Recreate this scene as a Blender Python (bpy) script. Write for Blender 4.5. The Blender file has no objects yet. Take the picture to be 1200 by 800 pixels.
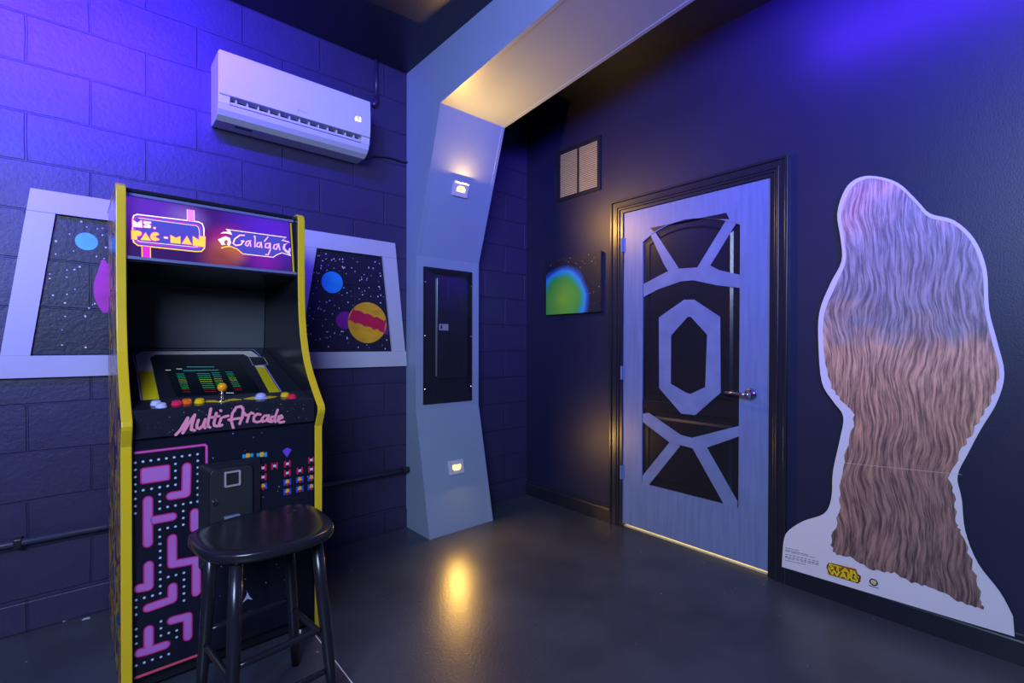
import bpy, bmesh, math, random
from math import sin, cos, pi, radians
from mathutils import Vector, Matrix
from mathutils.geometry import tessellate_polygon
random.seed(7)
C = bpy.context.scene.collection
S = bpy.context.scene

# ------------------------------------------------------------------ camera
CAM = Vector((-2.6706, -2.8202, 1.2044)); YAW, PIT, ROL = radians(49.4085), radians(-.4113), radians(.1583)
FPX, PX, PY = 563.39, 589.0, 407.58
fw = Vector((cos(YAW)*cos(PIT), sin(YAW)*cos(PIT), sin(PIT)))
r0 = Vector((sin(YAW), -cos(YAW), 0)); u0 = r0.cross(fw)
rt = r0*cos(ROL)+u0*sin(ROL); up = -r0*sin(ROL)+u0*cos(ROL)
cd = bpy.data.cameras.new('camera'); cam = bpy.data.objects.new('camera', cd); C.objects.link(cam)
cam.matrix_world = Matrix(((rt.x, up.x, -fw.x, CAM.x), (rt.y, up.y, -fw.y, CAM.y), (rt.z, up.z, -fw.z, CAM.z), (0, 0, 0, 1)))
cd.sensor_width = 36; cd.lens = FPX/1200*36; cd.shift_x = (600-PX)/1200; cd.shift_y = (PY-400)/1200; cd.clip_start = .02
S.camera = cam
S.view_settings.view_transform = 'Standard'; S.view_settings.look = 'None'; S.view_settings.gamma = 1
S.view_settings.use_curve_mapping = False; S.view_settings.exposure = 0.0

# ------------------------------------------------------------------ light
wd = bpy.data.worlds.new('world'); S.world = wd; wd.use_nodes = True
wd.node_tree.nodes['Background'].inputs[0].default_value = (.3, .35, .8, 1); wd.node_tree.nodes['Background'].inputs[1].default_value = .02
def area(name, loc, target, size, power, col, sy=None, spread=180):
    l = bpy.data.lights.new(name, 'AREA'); l.energy = power; l.color = col; l.size = size; l.spread = radians(spread)
    if sy: l.shape = 'RECTANGLE'; l.size_y = sy
    o = bpy.data.objects.new(name, l); C.objects.link(o); o.location = loc
    o.rotation_euler = (Vector(target)-Vector(loc)).to_track_quat('-Z', 'Y').to_euler(); return o
BLUE = (.070, .016, 1.0)
area('blue_wall_washer', (-3.15, -1.15, 2.90), (-3.10, 0, 2.68), 1.7, 125, BLUE, .06, 115)
area('blue_wall_washer', (-.50, -2.75, 2.86), (0, -2.75, 2.84), 1.7, 26, BLUE, .06, 150)
area('blue_wall_washer', (-2.3, -4.6, 2.6), (0, -2.1, 2.95), .4, 60, BLUE, .4, 75)
area('room_fill_light', (-3.9, -3.6, 2.4), (-.9, -.6, 1.0), 1.4, 150, (.50, .66, 1.0), 1.0)
area('bluish_side_light', (-4.4, -1.6, 1.7), (-1.5, -.3, 1.4), .8, 5, (.25, .22, 1.0), .8)

# ------------------------------------------------------------------ unprojection of measured pixels on to real planes
def ray(px, py): return fw + rt*((px-PX)/FPX) - up*((py-PY)/FPX)
def hit(px, py, P, N):
    P, N = Vector(P), Vector(N); d = ray(px, py); return CAM + d*((P-CAM).dot(N)/d.dot(N))

# ------------------------------------------------------------------ materials
def srgb(h):
    if isinstance(h, str):
        v = [int(h[i:i+2], 16)/255 for i in (0, 2, 4)]
        return tuple(c/12.92 if c < .04045 else ((c+.055)/1.055)**2.4 for c in v)
    return tuple(h)
def nodes(name):
    m = bpy.data.materials.new(name); m.use_nodes = True; nt = m.node_tree
    b = nt.nodes['Principled BSDF']; return m, nt, b
def N(nt, t, **kw):
    n = nt.nodes.new(t)
    for k, v in kw.items():
        if k.startswith('i_'):
            n.inputs[int(k[2:]) if k[2:].isdigit() else k[2:].replace('_', ' ')].default_value = v
        else: setattr(n, k, v)
    return n
def mat(name, col, rough=.5, metal=0, var=.12, scale=8, bump=0, bscale=60, emit=0, coat=0, spec=.5, stretch=(1, 1, 1)):
    m, nt, b = nodes(name); c = srgb(col); L = nt.links
    tc = N(nt, 'ShaderNodeTexCoord'); mp = N(nt, 'ShaderNodeMapping'); mp.inputs['Scale'].default_value = stretch
    L.new(tc.outputs['Object'], mp.inputs[0])
    nz = N(nt, 'ShaderNodeTexNoise'); nz.inputs['Scale'].default_value = scale; nz.inputs['Detail'].default_value = 5
    L.new(mp.outputs[0], nz.inputs['Vector'])
    mx = N(nt, 'ShaderNodeMix', data_type='RGBA')
    mx.inputs[6].default_value = (*[x*(1-var) for x in c], 1); mx.inputs[7].default_value = (*[min(1, x*(1+var)) for x in c], 1)
    L.new(nz.outputs[0], mx.inputs[0]); L.new(mx.outputs[2], b.inputs['Base Color'])
    b.inputs['Roughness'].default_value = rough; b.inputs['Metallic'].default_value = metal
    b.inputs['Specular IOR Level'].default_value = spec; b.inputs['Coat Weight'].default_value = coat
    if emit:
        L.new(mx.outputs[2], b.inputs['Emission Color']); b.inputs['Emission Strength'].default_value = emit
    if bump:
        n2 = N(nt, 'ShaderNodeTexNoise'); n2.inputs['Scale'].default_value = bscale; n2.inputs['Detail'].default_value = 4
        L.new(tc.outputs['Object'], n2.inputs['Vector'])
        bp = N(nt, 'ShaderNodeBump'); bp.inputs['Strength'].default_value = bump; bp.inputs['Distance'].default_value = .004
        L.new(n2.outputs[0], bp.inputs['Height']); L.new(bp.outputs[0], b.inputs['Normal'])
    return m
H = 2.98
def block_mat(name, col):
    m, nt, b = nodes(name); L = nt.links
    g = N(nt, 'ShaderNodeNewGeometry'); sp = N(nt, 'ShaderNodeSeparateXYZ'); L.new(g.outputs['Position'], sp.inputs[0])
    ax = N(nt, 'ShaderNodeMath', operation='ADD'); ax.inputs[1].default_value = 2.061+.406*20; L.new(sp.outputs[0], ax.inputs[0])
    az = N(nt, 'ShaderNodeMath', operation='ADD'); az.inputs[1].default_value = .203*16-H; L.new(sp.outputs[2], az.inputs[0])
    # slight waviness so that hand-laid joints are not ruler straight
    wn = N(nt, 'ShaderNodeTexNoise'); wn.inputs['Scale'].default_value = 3.5; wn.inputs['Detail'].default_value = 3; L.new(g.outputs['Position'], wn.inputs['Vector'])
    wv = N(nt, 'ShaderNodeMath', operation='MULTIPLY_ADD'); wv.inputs[1].default_value = .018; wv.inputs[2].default_value = -.009; L.new(wn.outputs[0], wv.inputs[0])
    az2 = N(nt, 'ShaderNodeMath', operation='ADD'); L.new(az.outputs[0], az2.inputs[0]); L.new(wv.outputs[0], az2.inputs[1])
    ax2 = N(nt, 'ShaderNodeMath', operation='ADD'); L.new(ax.outputs[0], ax2.inputs[0]); L.new(wv.outputs[0], ax2.inputs[1])
    cb = N(nt, 'ShaderNodeCombineXYZ'); L.new(ax2.outputs[0], cb.inputs[0]); L.new(az2.outputs[0], cb.inputs[1])
    br = N(nt, 'ShaderNodeTexBrick'); L.new(cb.outputs[0], br.inputs['Vector'])
    br.inputs['Scale'].default_value = 1; br.inputs['Brick Width'].default_value = .406; br.inputs['Row Height'].default_value = .203
    br.inputs['Mortar Size'].default_value = .005; br.inputs['Mortar Smooth'].default_value = .5; br.inputs['Bias'].default_value = 0
    br.offset = .5
    nf = N(nt, 'ShaderNodeTexNoise'); nf.inputs['Scale'].default_value = 55; nf.inputs['Detail'].default_value = 6; nf.inputs['Roughness'].default_value = .65; L.new(g.outputs['Position'], nf.inputs['Vector'])
    nl = N(nt, 'ShaderNodeTexNoise'); nl.inputs['Scale'].default_value = 6; nl.inputs['Detail'].default_value = 4; L.new(g.outputs['Position'], nl.inputs['Vector'])
    h1 = N(nt, 'ShaderNodeMath', operation='MULTIPLY_ADD'); h1.inputs[1].default_value = -1.0; h1.inputs[2].default_value = 1; L.new(br.outputs['Fac'], h1.inputs[0])
    h2 = N(nt, 'ShaderNodeMath', operation='MULTIPLY_ADD'); h2.inputs[1].default_value = .55; L.new(nf.outputs[0], h2.inputs[0]); L.new(h1.outputs[0], h2.inputs[2])
    h3 = N(nt, 'ShaderNodeMath', operation='MULTIPLY_ADD'); h3.inputs[1].default_value = .8; L.new(nl.outputs[0], h3.inputs[0]); L.new(h2.outputs[0], h3.inputs[2])
    bp = N(nt, 'ShaderNodeBump'); bp.inputs['Strength'].default_value = .7; bp.inputs['Distance'].default_value = .005
    L.new(h3.outputs[0], bp.inputs['Height']); L.new(bp.outputs[0], b.inputs['Normal'])
    c = srgb(col); mx = N(nt, 'ShaderNodeMix', data_type='RGBA'); mx.inputs[6].default_value = (*[x*.8 for x in c], 1); mx.inputs[7].default_value = (*[x*1.25 for x in c], 1)
    L.new(nl.outputs[0], mx.inputs[0])
    m2 = N(nt, 'ShaderNodeMix', data_type='RGBA'); m2.inputs[7].default_value = (*[x*.75 for x in c], 1)
    L.new(br.outputs['Fac'], m2.inputs[0]); L.new(mx.outputs[2], m2.inputs[6]); L.new(m2.outputs[2], b.inputs['Base Color'])
    b.inputs['Roughness'].default_value = .42
    return m
WALLC = (.032, .027, .072)
M_block = block_mat('painted_block', WALLC)
M_mural = block_mat('mural_black_on_block', (.010, .010, .026))
M_wall = mat('dark_wall_paint', (.015, .016, .048), .42, bump=.12, bscale=160, scale=2, var=.2)
M_ceil = mat('dark_ceiling_paint', (.016, .018, .028), .32, bump=.3, bscale=120, scale=2)
M_trimblk = mat('black_gloss_trim', (.014, .015, .026), .3, scale=4)
def floor_mat():
    m, nt, b = nodes('black_sealed_concrete'); L = nt.links
    g = N(nt, 'ShaderNodeNewGeometry')
    n1 = N(nt, 'ShaderNodeTexNoise'); n1.inputs['Scale'].default_value = 2.2; n1.inputs['Detail'].default_value = 7; n1.inputs['Roughness'].default_value = .6; L.new(g.outputs['Position'], n1.inputs[0])
    cr = N(nt, 'ShaderNodeValToRGB'); cr.color_ramp.elements[0].position = .3; cr.color_ramp.elements[0].color = (.032, .037, .056, 1)
    cr.color_ramp.elements[1].position = .75; cr.color_ramp.elements[1].color = (.072, .080, .112, 1); L.new(n1.outputs[0], cr.inputs[0])
    vo = N(nt, 'ShaderNodeTexVoronoi'); vo.inputs['Scale'].default_value = 21; L.new(g.outputs['Position'], vo.inputs[0])
    sel = N(nt, 'ShaderNodeSeparateColor'); L.new(vo.outputs['Color'], sel.inputs[0])
    th = N(nt, 'ShaderNodeMath', operation='MULTIPLY_ADD'); th.inputs[1].default_value = .26; th.inputs[2].default_value = -.16; L.new(sel.outputs[0], th.inputs[0])
    ls = N(nt, 'ShaderNodeMath', operation='LESS_THAN'); L.new(vo.outputs['Distance'], ls.inputs[0]); L.new(th.outputs[0], ls.inputs[1])
    mx = N(nt, 'ShaderNodeMix', data_type='RGBA'); mx.inputs[7].default_value = (.30, .30, .33, 1); L.new(ls.outputs[0], mx.inputs[0]); L.new(cr.outputs[0], mx.inputs[6])
    L.new(mx.outputs[2], b.inputs['Base Color'])
    rr = N(nt, 'ShaderNodeMapRange'); rr.inputs[3].default_value = .27; rr.inputs[4].default_value = .40; L.new(n1.outputs[0], rr.inputs[0]); L.new(rr.outputs[0], b.inputs['Roughness'])
    n2 = N(nt, 'ShaderNodeTexNoise'); n2.inputs['Scale'].default_value = 95; n2.inputs['Detail'].default_value = 1; L.new(g.outputs['Position'], n2.inputs[0])
    bp = N(nt, 'ShaderNodeBump'); bp.inputs['Strength'].default_value = .35; bp.inputs['Distance'].default_value = .002; L.new(n2.outputs[0], bp.inputs['Height']); L.new(bp.outputs[0], b.inputs['Normal'])
    b.inputs['Specular IOR Level'].default_value = .6
    return m
M_floor = floor_mat()
M_silver = mat('silver_blue_paint', (.27, .33, .45), .42, var=.06, scale=3, bump=.08, bscale=200)
M_white = mat('white_plastic', (.62, .62, .66), .3, var=.02)
M_whitewood = mat('white_painted_board', (.50, .49, .54), .38, var=.05, scale=4, bump=.08, bscale=90)
M_black = mat('black_laminate', (.012, .012, .018), .22, var=.1)
M_satin = mat('black_satin_paint', (.014, .014, .020), .22, var=.1, bump=.05, bscale=40, stretch=(1, 1, .2))
M_dark = mat('dark_cavity', (.004, .004, .006), .7)
M_yellow = mat('yellow_edge_molding', (.78, .52, .015), .3, var=.06)
M_chrome = mat('chrome', (.75, .74, .72), .18, 1, var=.03)
M_doorblue = mat('brushed_blue_door_paint', (.15, .21, .42), .38, var=.3, scale=5, stretch=(1, 9, .7), bump=.1, bscale=70)
M_stripe = mat('blue_painted_stripe', (.16, .22, .43), .38, var=.3, scale=9, bump=.1, bscale=70)

# ------------------------------------------------------------------ builders
def link(name, bm, m, parent=None, smooth=False, bevel=0, seg=2):
    me = bpy.data.meshes.new(name)
    bmesh.ops.recalc_face_normals(bm, faces=bm.faces); bm.to_mesh(me); bm.free()
    for x in (m if isinstance(m, (list, tuple)) else [m]): me.materials.append(x)
    o = bpy.data.objects.new(name, me); C.objects.link(o)
    if parent: o.parent = parent
    if smooth:
        for p in me.polygons: p.use_smooth = True
    if bevel:
        b = o.modifiers.new('bevel', 'BEVEL'); b.width = bevel; b.segments = seg; b.limit_method = 'ANGLE'; b.angle_limit = radians(35)
    return o
def struct(name, bm, m, parent=None, **k):
    o = link(name, bm, m, parent, **k)
    if not parent: o['kind'] = 'structure'
    return o
def tag(o, label, cat, group=None):
    o['label'] = label; o['category'] = cat
    if group: o['group'] = group
    return o
def thing(name, label, cat, loc=(0, 0, 0), rz=0, group=None):
    o = bpy.data.objects.new(name, None); C.objects.link(o); o.location = loc; o.rotation_euler = (0, 0, rz); o.empty_display_size = .1
    bpy.context.view_layer.update()
    return tag(o, label, cat, group)
def box(bm, a, b, mi=0):
    x0, y0, z0 = a; x1, y1, z1 = b
    v = [bm.verts.new(p) for p in ((x0, y0, z0), (x1, y0, z0), (x1, y1, z0), (x0, y1, z0), (x0, y0, z1), (x1, y0, z1), (x1, y1, z1), (x0, y1, z1))]
    for q in ((0, 3, 2, 1), (4, 5, 6, 7), (0, 1, 5, 4), (1, 2, 6, 5), (2, 3, 7, 6), (3, 0, 4, 7)):
        bm.faces.new([v[i] for i in q]).material_index = mi
    return bm
def NB(): return bmesh.new()
def boxes(*l):
    bm = NB()
    for a, b in l: box(bm, a, b)
    return bm
class Frame:                                   # a plane with origin o and axes a, b (in plane), n (out)
    def __init__(s, o, a, b, n=None):
        s.o, s.a, s.b = Vector(o), Vector(a).normalized(), Vector(b).normalized(); s.n = Vector(n).normalized() if n else s.a.cross(s.b).normalized()
    def __call__(s, x, y, h=0): return s.o+s.a*x+s.b*y+s.n*h
    def inv(s, P): d = Vector(P)-s.o; return (d.dot(s.a), d.dot(s.b))
def prism(bm, fr, loops, h0, h1, mi=0):
    """polygon (outer loop, then holes) in frame fr from height h0 to h1"""
    if not isinstance(loops[0][0], (tuple, list, Vector)): loops = [loops]
    flat = [p for l in loops for p in l]
    tris = tessellate_polygon([[Vector((p[0], p[1], 0)) for p in l] for l in loops])
    lo = [bm.verts.new(fr(p[0], p[1], h0)) for p in flat]; hi = [bm.verts.new(fr(p[0], p[1], h1)) for p in flat] if h1 != h0 else lo
    for t in tris:
        for vs in ((lo, hi) if hi is not lo else (lo,)):
            try: bm.faces.new([vs[i] for i in t]).material_index = mi
            except ValueError: pass
    if hi is not lo:
        k = 0
        for l in loops:
            n = len(l)
            for i in range(n):
                j = (i+1) % n
                try: bm.faces.new((lo[k+i], lo[k+j], hi[k+j], hi[k+i])).material_index = mi
                except ValueError: pass
            k += n
    return bm
def inset(loop, d):
    n = len(loop); A = sum(loop[i][0]*loop[(i+1) % n][1]-loop[(i+1) % n][0]*loop[i][1] for i in range(n)); s = 1 if A > 0 else -1
    out = []
    for i in range(n):
        p0, p1, p2 = [Vector(loop[k % n][:2]) for k in (i-1, i, i+1)]
        e1 = (p1-p0).normalized(); e2 = (p2-p1).normalized()
        n1 = Vector((-e1.y, e1.x))*s; n2 = Vector((-e2.y, e2.x))*s
        m_ = (n1+n2); m_ = m_.normalized() if m_.length > 1e-6 else n1
        k = d/max(.35, m_.dot(n1)); out.append(tuple(p1+m_*k))
    return out
def loft(bm, fr, rings, mi=0, cap=True, cap0=False):
    """rings: list of (loop, h) with equal counts"""
    vs = [[bm.verts.new(fr(p[0], p[1], h)) for p in l] for l, h in rings]
    for a, b in zip(vs, vs[1:]):
        n = len(a)
        for i in range(n): bm.faces.new((a[i], a[(i+1) % n], b[(i+1) % n], b[i])).material_index = mi
    def capf(ring, vv):
        for t in tessellate_polygon([[Vector((p[0], p[1], 0)) for p in ring]]):
            try: bm.faces.new([vv[i] for i in t]).material_index = mi
            except ValueError: pass
    if cap: capf(rings[-1][0], vs[-1])
    if cap0: capf(rings[0][0], vs[0])
    return bm
def disc(bm, fr, x, y, r, h=0, n=24, mi=0, ry=None):
    vs = [bm.verts.new(fr(x+r*cos(2*pi*i/n), y+(ry or r)*sin(2*pi*i/n), h)) for i in range(n)]
    bm.faces.new(vs).material_index = mi
def stroke(bm, fr, pts, w, h=0, mi=0, closed=False, caps=True):
    P = [Vector(p[:2]) for p in pts]
    if closed: P.append(P[0])
    for i_, (a, b) in enumerate(zip(P, P[1:])):
        d = (b-a); h += 4e-5
        if d.length < 1e-6: continue
        n = Vector((-d.y, d.x)).normalized()*w/2
        bm.faces.new([bm.verts.new(fr(q.x, q.y, h)) for q in (a-n, b-n, b+n, a+n)]).material_index = mi
    if caps:
        for i_, p in enumerate(P): disc(bm, fr, p.x, p.y, w/2, h+4e-5*(i_+1), 10, mi)
def smooth_loop(pts, closed=True, k=5):
    out = []; n = len(pts); P = [Vector(p[:2]) for p in pts]
    for i in range(n if closed else n-1):
        g = lambda j: P[j % n] if closed else P[max(0, min(n-1, j))]
        a, b, c, d = g(i-1), g(i), g(i+1), g(i+2)
        for t in [j/k for j in range(k)]:
            out.append(tuple(.5*((2*b)+(c-a)*t+(2*a-5*b+4*c-d)*t*t+(3*b-a-3*c+d)*t**3)))
    if not closed: out.append(tuple(P[-1]))
    return out
def rrect(x0, y0, x1, y1, r, n=5):
    o = []
    for cx, cy, a in ((x1-r, y0+r, -90), (x1-r, y1-r, 0), (x0+r, y1-r, 90), (x0+r, y0+r, 180)):
        for i in range(n+1):
            t = radians(a+90*i/n); o.append((cx+r*cos(t), cy+r*sin(t)))
    return o
def tube(bm, pts, r, n=12, mi=0, radii=None):
    P = [Vector(p) for p in pts]; rings = []
    for i, p in enumerate(P):
        d = (P[min(i+1, len(P)-1)]-P[max(i-1, 0)]).normalized()
        a = d.cross(Vector((0, 0, 1))); a = a.normalized() if a.length > 1e-3 else d.cross(Vector((1, 0, 0))).normalized(); b = d.cross(a)
        rr = radii[i] if radii else r
        rings.append([bm.verts.new(p+a*rr*cos(2*pi*k/n)+b*rr*sin(2*pi*k/n)) for k in range(n)])
    for A, B in zip(rings, rings[1:]):
        for k in range(n): bm.faces.new((A[k], A[(k+1) % n], B[(k+1) % n], B[k])).material_index = mi
    bm.faces.new(rings[0]).material_index = mi; bm.faces.new(rings[-1][::-1]).material_index = mi
    return bm
def lathe(bm, fr, x, y, prof, n=24, mi=0, sx=1, sy=1):
    """prof: (radius, height) about the frame normal"""
    rings = [[bm.verts.new(fr(x+r*sx*cos(2*pi*k/n), y+r*sy*sin(2*pi*k/n), h)) for k in range(n)] for r, h in prof]
    for A, B in zip(rings, rings[1:]):
        for k in range(n): bm.faces.new((A[k], A[(k+1) % n], B[(k+1) % n], B[k])).material_index = mi
    bm.faces.new(rings[-1]).material_index = mi; bm.faces.new(rings[0][::-1]).material_index = mi
def text_into(bm, s, fr, x0, y0, x1, y1, h=0, mi=0, shear=0, bold=0):
    cu = bpy.data.curves.new('t', 'FONT'); cu.body = s; cu.size = 1; cu.shear = shear; cu.offset = bold; cu.resolution_u = 3
    o = bpy.data.objects.new('t', cu); C.objects.link(o); dg = bpy.context.evaluated_depsgraph_get(); dg.update()
    me = bpy.data.meshes.new_from_object(o.evaluated_get(dg)); xs = [v.co.x for v in me.vertices]; ys = [v.co.y for v in me.vertices]
    ax, ay = min(xs), min(ys); kx = (x1-x0)/(max(xs)-ax); ky = (y1-y0)/(max(ys)-ay)
    vs = [bm.verts.new(fr(x0+(v.co.x-ax)*kx, y0+(v.co.y-ay)*ky, h)) for v in me.vertices]
    for p in me.polygons:
        try: bm.faces.new([vs[i] for i in p.vertices]).material_index = mi
        except ValueError: pass
    bpy.data.objects.remove(o); bpy.data.curves.remove(cu); bpy.data.meshes.remove(me)

# ================================================================== THE ROOM
XN, YN = -5.0, -5.2                                    # far (unseen) side walls
DY0, DY1, DZ0, DZ1 = -.921, -1.828, .024, 2.072        # door leaf
struct('floor', boxes(((XN, YN, -.1), (1.2, .15, 0))), M_floor)
struct('ceiling', boxes(((XN, YN, H), (.15, .15, H+.1))), M_ceil)
struct('wall_left', boxes(((XN-.15, 0, 0), (.15, .15, H))), M_block)
J = .03                                                # jamb thickness
struct('wall_right', boxes(((0, DY0+J, 0), (.12, 0, H)), ((0, YN, 0), (.12, DY1-J, H)), ((0, DY1-J, DZ1+J), (.12, DY0+J, H))), M_wall)
struct('wall_back', boxes(((XN-.15, YN-.15, 0), (.15, YN, H))), M_wall)
struct('wall_far_side', boxes(((XN-.15, YN, 0), (XN, 0, H))), M_wall)
# base course of the block wall and the moulded baseboards of the door wall
struct('baseboard_left', boxes(((XN, -.012, 0), (-1.09, 0, .125)), ((-.6, -.012, 0), (0, 0, .125))), M_block, bevel=.004)
def base_bm(y0, y1):
    fr = Frame((0, y0, 0), (-1, 0, 0), (0, 0, 1), (0, -1, 0))
    bm = NB(); prism(bm, fr, [(0, 0), (.016, 0), (.016, .088), (.013, .094), (.013, .100), (.009, .104), (.008, .112), (.004, .118), (0, .12)], 0, y0-y1); return bm
CW = .062                                              # casing width
struct('baseboard_right', base_bm(-.012, DY0+J+CW-.012), M_trimblk)
struct('baseboard_right', base_bm(DY1-J-CW+.012, YN), M_trimblk)

# ================================================================== DOOR
FD = Frame((.0, 0, 0), (0, -1, 0), (0, 0, 1), (-1, 0, 0))        # x = -Y, y = Z, height = into room
def fd(px, py, off=0):
    P = hit(px, py, (-off, 0, 0), (1, 0, 0)); return (-P.y, P.z)
A = lambda x, y: fd(700+x/3.077, 180+y/3.077, -.008)
B = lambda x, y: fd(700+x/3.077, 430+y/3.077, -.008)
FS = Frame((.008, 0, 0), (0, -1, 0), (0, 0, 1), (-1, 0, 0))      # face of the leaf, 8 mm behind the wall face
door = struct('door_1', boxes(((.026, DY1, DZ0), (.050, DY0, DZ1))), M_doorblue)
door['label'] = 'blue painted door with black recessed panels and crossing blue stripes'
arch = [A(166, 318)]+[A(*q) for q in ((200, 288), (245, 262), (290, 245), (335, 236), (385, 232), (430, 236), (475, 244), (513, 256))]
body = arch+[B(508, 508), B(160, 418)]
x0, x1 = min(p[0] for p in (arch[0], body[-1])), max(p[0] for p in (arch[-1], body[-2]))
body[0] = (x0, body[0][1]); body[-1] = (x0, body[-1][1]); body[8] = (x1, body[8][1]); body[9] = (x1, body[9][1])
zb = (body[-1][1]+body[-2][1])/2; body[-1] = (x0, zb); body[-2] = (x1, zb)
leaf_o = [(-DY0, DZ0), (-DY1, DZ0), (-DY1, DZ1), (-DY0, DZ1)]
bm = NB(); prism(bm, FS, [leaf_o, body], -.016, 0); link('stile_and_rail_frame', bm, M_doorblue, door, bevel=.002)
# black moulded surface inside the frame: rail between two raised panels
zr0, zr1 = B(165, 150)[1], B(165, 118)[1]
up_loop = [(x0, zr1)]+[(x1, zr1)]+[p for p in reversed(body[:9])]
lo_loop = [(x0, zb), (x1, zb), (x1, zr0), (x0, zr0)]
for nm, lp in (('upper_panel', up_loop), ('lower_panel', lo_loop)):
    bm = NB(); l1 = inset(lp, .012); l2 = inset(lp, .040); l3 = inset(lp, .055)
    loft(bm, FS, [(lp, -.0145), (l1, -.0145), (l2, -.0145), (l3, -.006)])
    prism(bm, FS, [lp, l1], -.0145, -.011)
    link(nm, bm, M_satin, door)['label'] = 'black raised door panel'
bm = NB(); prism(bm, FS, [(x0, zr0), (x1, zr0), (x1, zr1), (x0, zr1)], -.016, -.004); link('lock_rail', bm, M_satin, door, bevel=.002)
bm = NB(); prism(bm, FS, [A(190, 268), A(465, 213), A(476, 236), A(440, 236), A(385, 231), A(320, 236), A(245, 259), A(205, 281)], -.002, .0006)
link('painted_black_wedge', bm, M_satin, door)
# the painted stripes, laid as thin paint films over panels and frame
def film(nm, pts, h=-.0035):
    bm = NB(); prism(bm, FS, pts, h-.002, h); return link(nm, bm, M_stripe, door)
film('painted_stripe', [A(184, 280), A(205, 278), A(292, 412), A(255, 425), A(240, 400)], -.0030)
film('painted_stripe', [A(468, 232), A(500, 250), A(405, 405), A(358, 412)], -.0030)
film('painted_stripe', [A(165, 470), A(250, 425), A(290, 414), A(358, 410), A(405, 402), A(440, 420), A(512, 436), A(513, 484), A(430, 474), A(345, 456), A(300, 460), A(220, 488), A(166, 516)], -.0026)
film('painted_hexagon_ring', [[A(221, 590), A(312, 526), A(348, 526), A(442, 588), B(444, 92), B(352, 173), B(302, 168), B(222, 76)],
     [A(265, 655), A(325, 588), A(336, 588), A(395, 652), B(388, 72), B(335, 97), B(320, 93), B(264, 60)]], -.0024)
film('painted_stripe', [B(162, 168), B(185, 165), B(300, 245), B(340, 255), B(510, 212), B(510, 250), B(395, 290), B(340, 292), B(260, 272), B(163, 198)], -.0030)
film('painted_stripe', [B(262, 268), B(298, 284), B(185, 425), B(160, 425), B(162, 392)], -.0026)
film('painted_stripe', [B(338, 285), B(385, 272), B(395, 292), B(505, 485), B(503, 515), B(458, 500)], -.0026)
# hinges
for z in (A(95, 330)[1], 1.02, B(92, 378)[1]):
    bm = NB(); tube(bm, [(-.004, DY0+.004, z-.045), (-.004, DY0+.004, z+.045)], .007); box(bm, (.002, DY0-.012, z-.045), (.0065, DY0+.004, z+.045))
    link('hinge', bm, M_doorblue, door)
# lever handle
hx, hz = fd(879, 462); h = link('door_handle', (lambda bm: (lathe(bm, FS, hx, hz, [(.034, 0), (.034, .006), (.028, .014), (.014, .018), (.012, .05), (.0125, .055), (.006, .058)]), bm)[1])(NB()), M_chrome, door, smooth=True)
bm = NB(); tube(bm, [FS(hx, hz, .05), FS(hx-.03, hz+.002, .054), FS(hx-.075, hz+.004, .052), FS(hx-.115, hz+.004, .046)], .009, radii=[.010, .009, .0075, .008])
link('lever', bm, M_chrome, h, smooth=True)
# jamb, casing, sill
struct('trim_1', boxes(((-.002, DY0, 0), (.12, DY0+J, DZ1+J)), ((-.002, DY1-J, 0), (.12, DY1, DZ1+J)), ((-.002, DY1, DZ1+.003), (.12, DY0, DZ1+J))), M_trimblk)
def casing():
    bm = NB(); yo0, yo1, zt = -(DY0+J-.008), -(DY1-J+.008), DZ1+J-.008
    for off, w, h in ((0, .014, .010), (.014, .010, .016), (.024, .028, .013), (.052, .014, .022)):
        a0, a1 = off, off+w
        lp = [(yo0-a0, 0), (yo0-a0, zt+a0), (yo1+a0, zt+a0), (yo1+a0, 0), (yo1+a1, 0), (yo1+a1, zt+a1), (yo0-a1, zt+a1), (yo0-a1, 0)]
        prism(bm, FD, lp, 0, h)
    return bm
struct('trim_2', casing(), M_trimblk, bevel=.002)
struct('trim_3', boxes(((.024, DY1, 0), (.9, DY0, .004))), mat('pale_threshold', (.75, .66, .45), .5))
area('next_room_light', (.55, -1.37, 1.0), (.1, -1.37, 0), .6, 22, (1, .80, .42), .6)
# what closes the next room behind the door
struct('wall_next_room', boxes(((1.2, -2.6, -.1), (1.3, .0, 2.4)), ((.12, -2.6, 2.3), (1.3, 0, 2.4)), ((.12, -.1, 0), (1.3, 0, 2.4)), ((.12, -2.6, 0), (1.3, -2.5, 2.4))), mat('cream_wall', (.6, .55, .42), .7))

# ================================================================== ARCH (silver column and sloping beam)
XA, XB = -1.09, -.585
FA = Frame((0, 0, 0), (0, -1, 0), (0, 0, 1), (-1, 0, 0))    # x = depth into the room (-Y), y = Z
prof = [(0, 0), (.288, 0), (.122, .783), (.122, 1.775), (.400, 2.640), (1.36, 2.735), (2.6, 2.86), (5.2, 2.86), (5.2, H), (0, H)]
bm = NB(); prism(bm, Frame((XB, 0, 0), (0, -1, 0), (0, 0, 1), (-1, 0, 0)), prof, 0, XB-XA)
arch_o = struct('trim_4', bm, M_silver, bevel=.003)
arch_o['label'] = 'silver painted portal with angled column and sloping ceiling beam'
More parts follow.
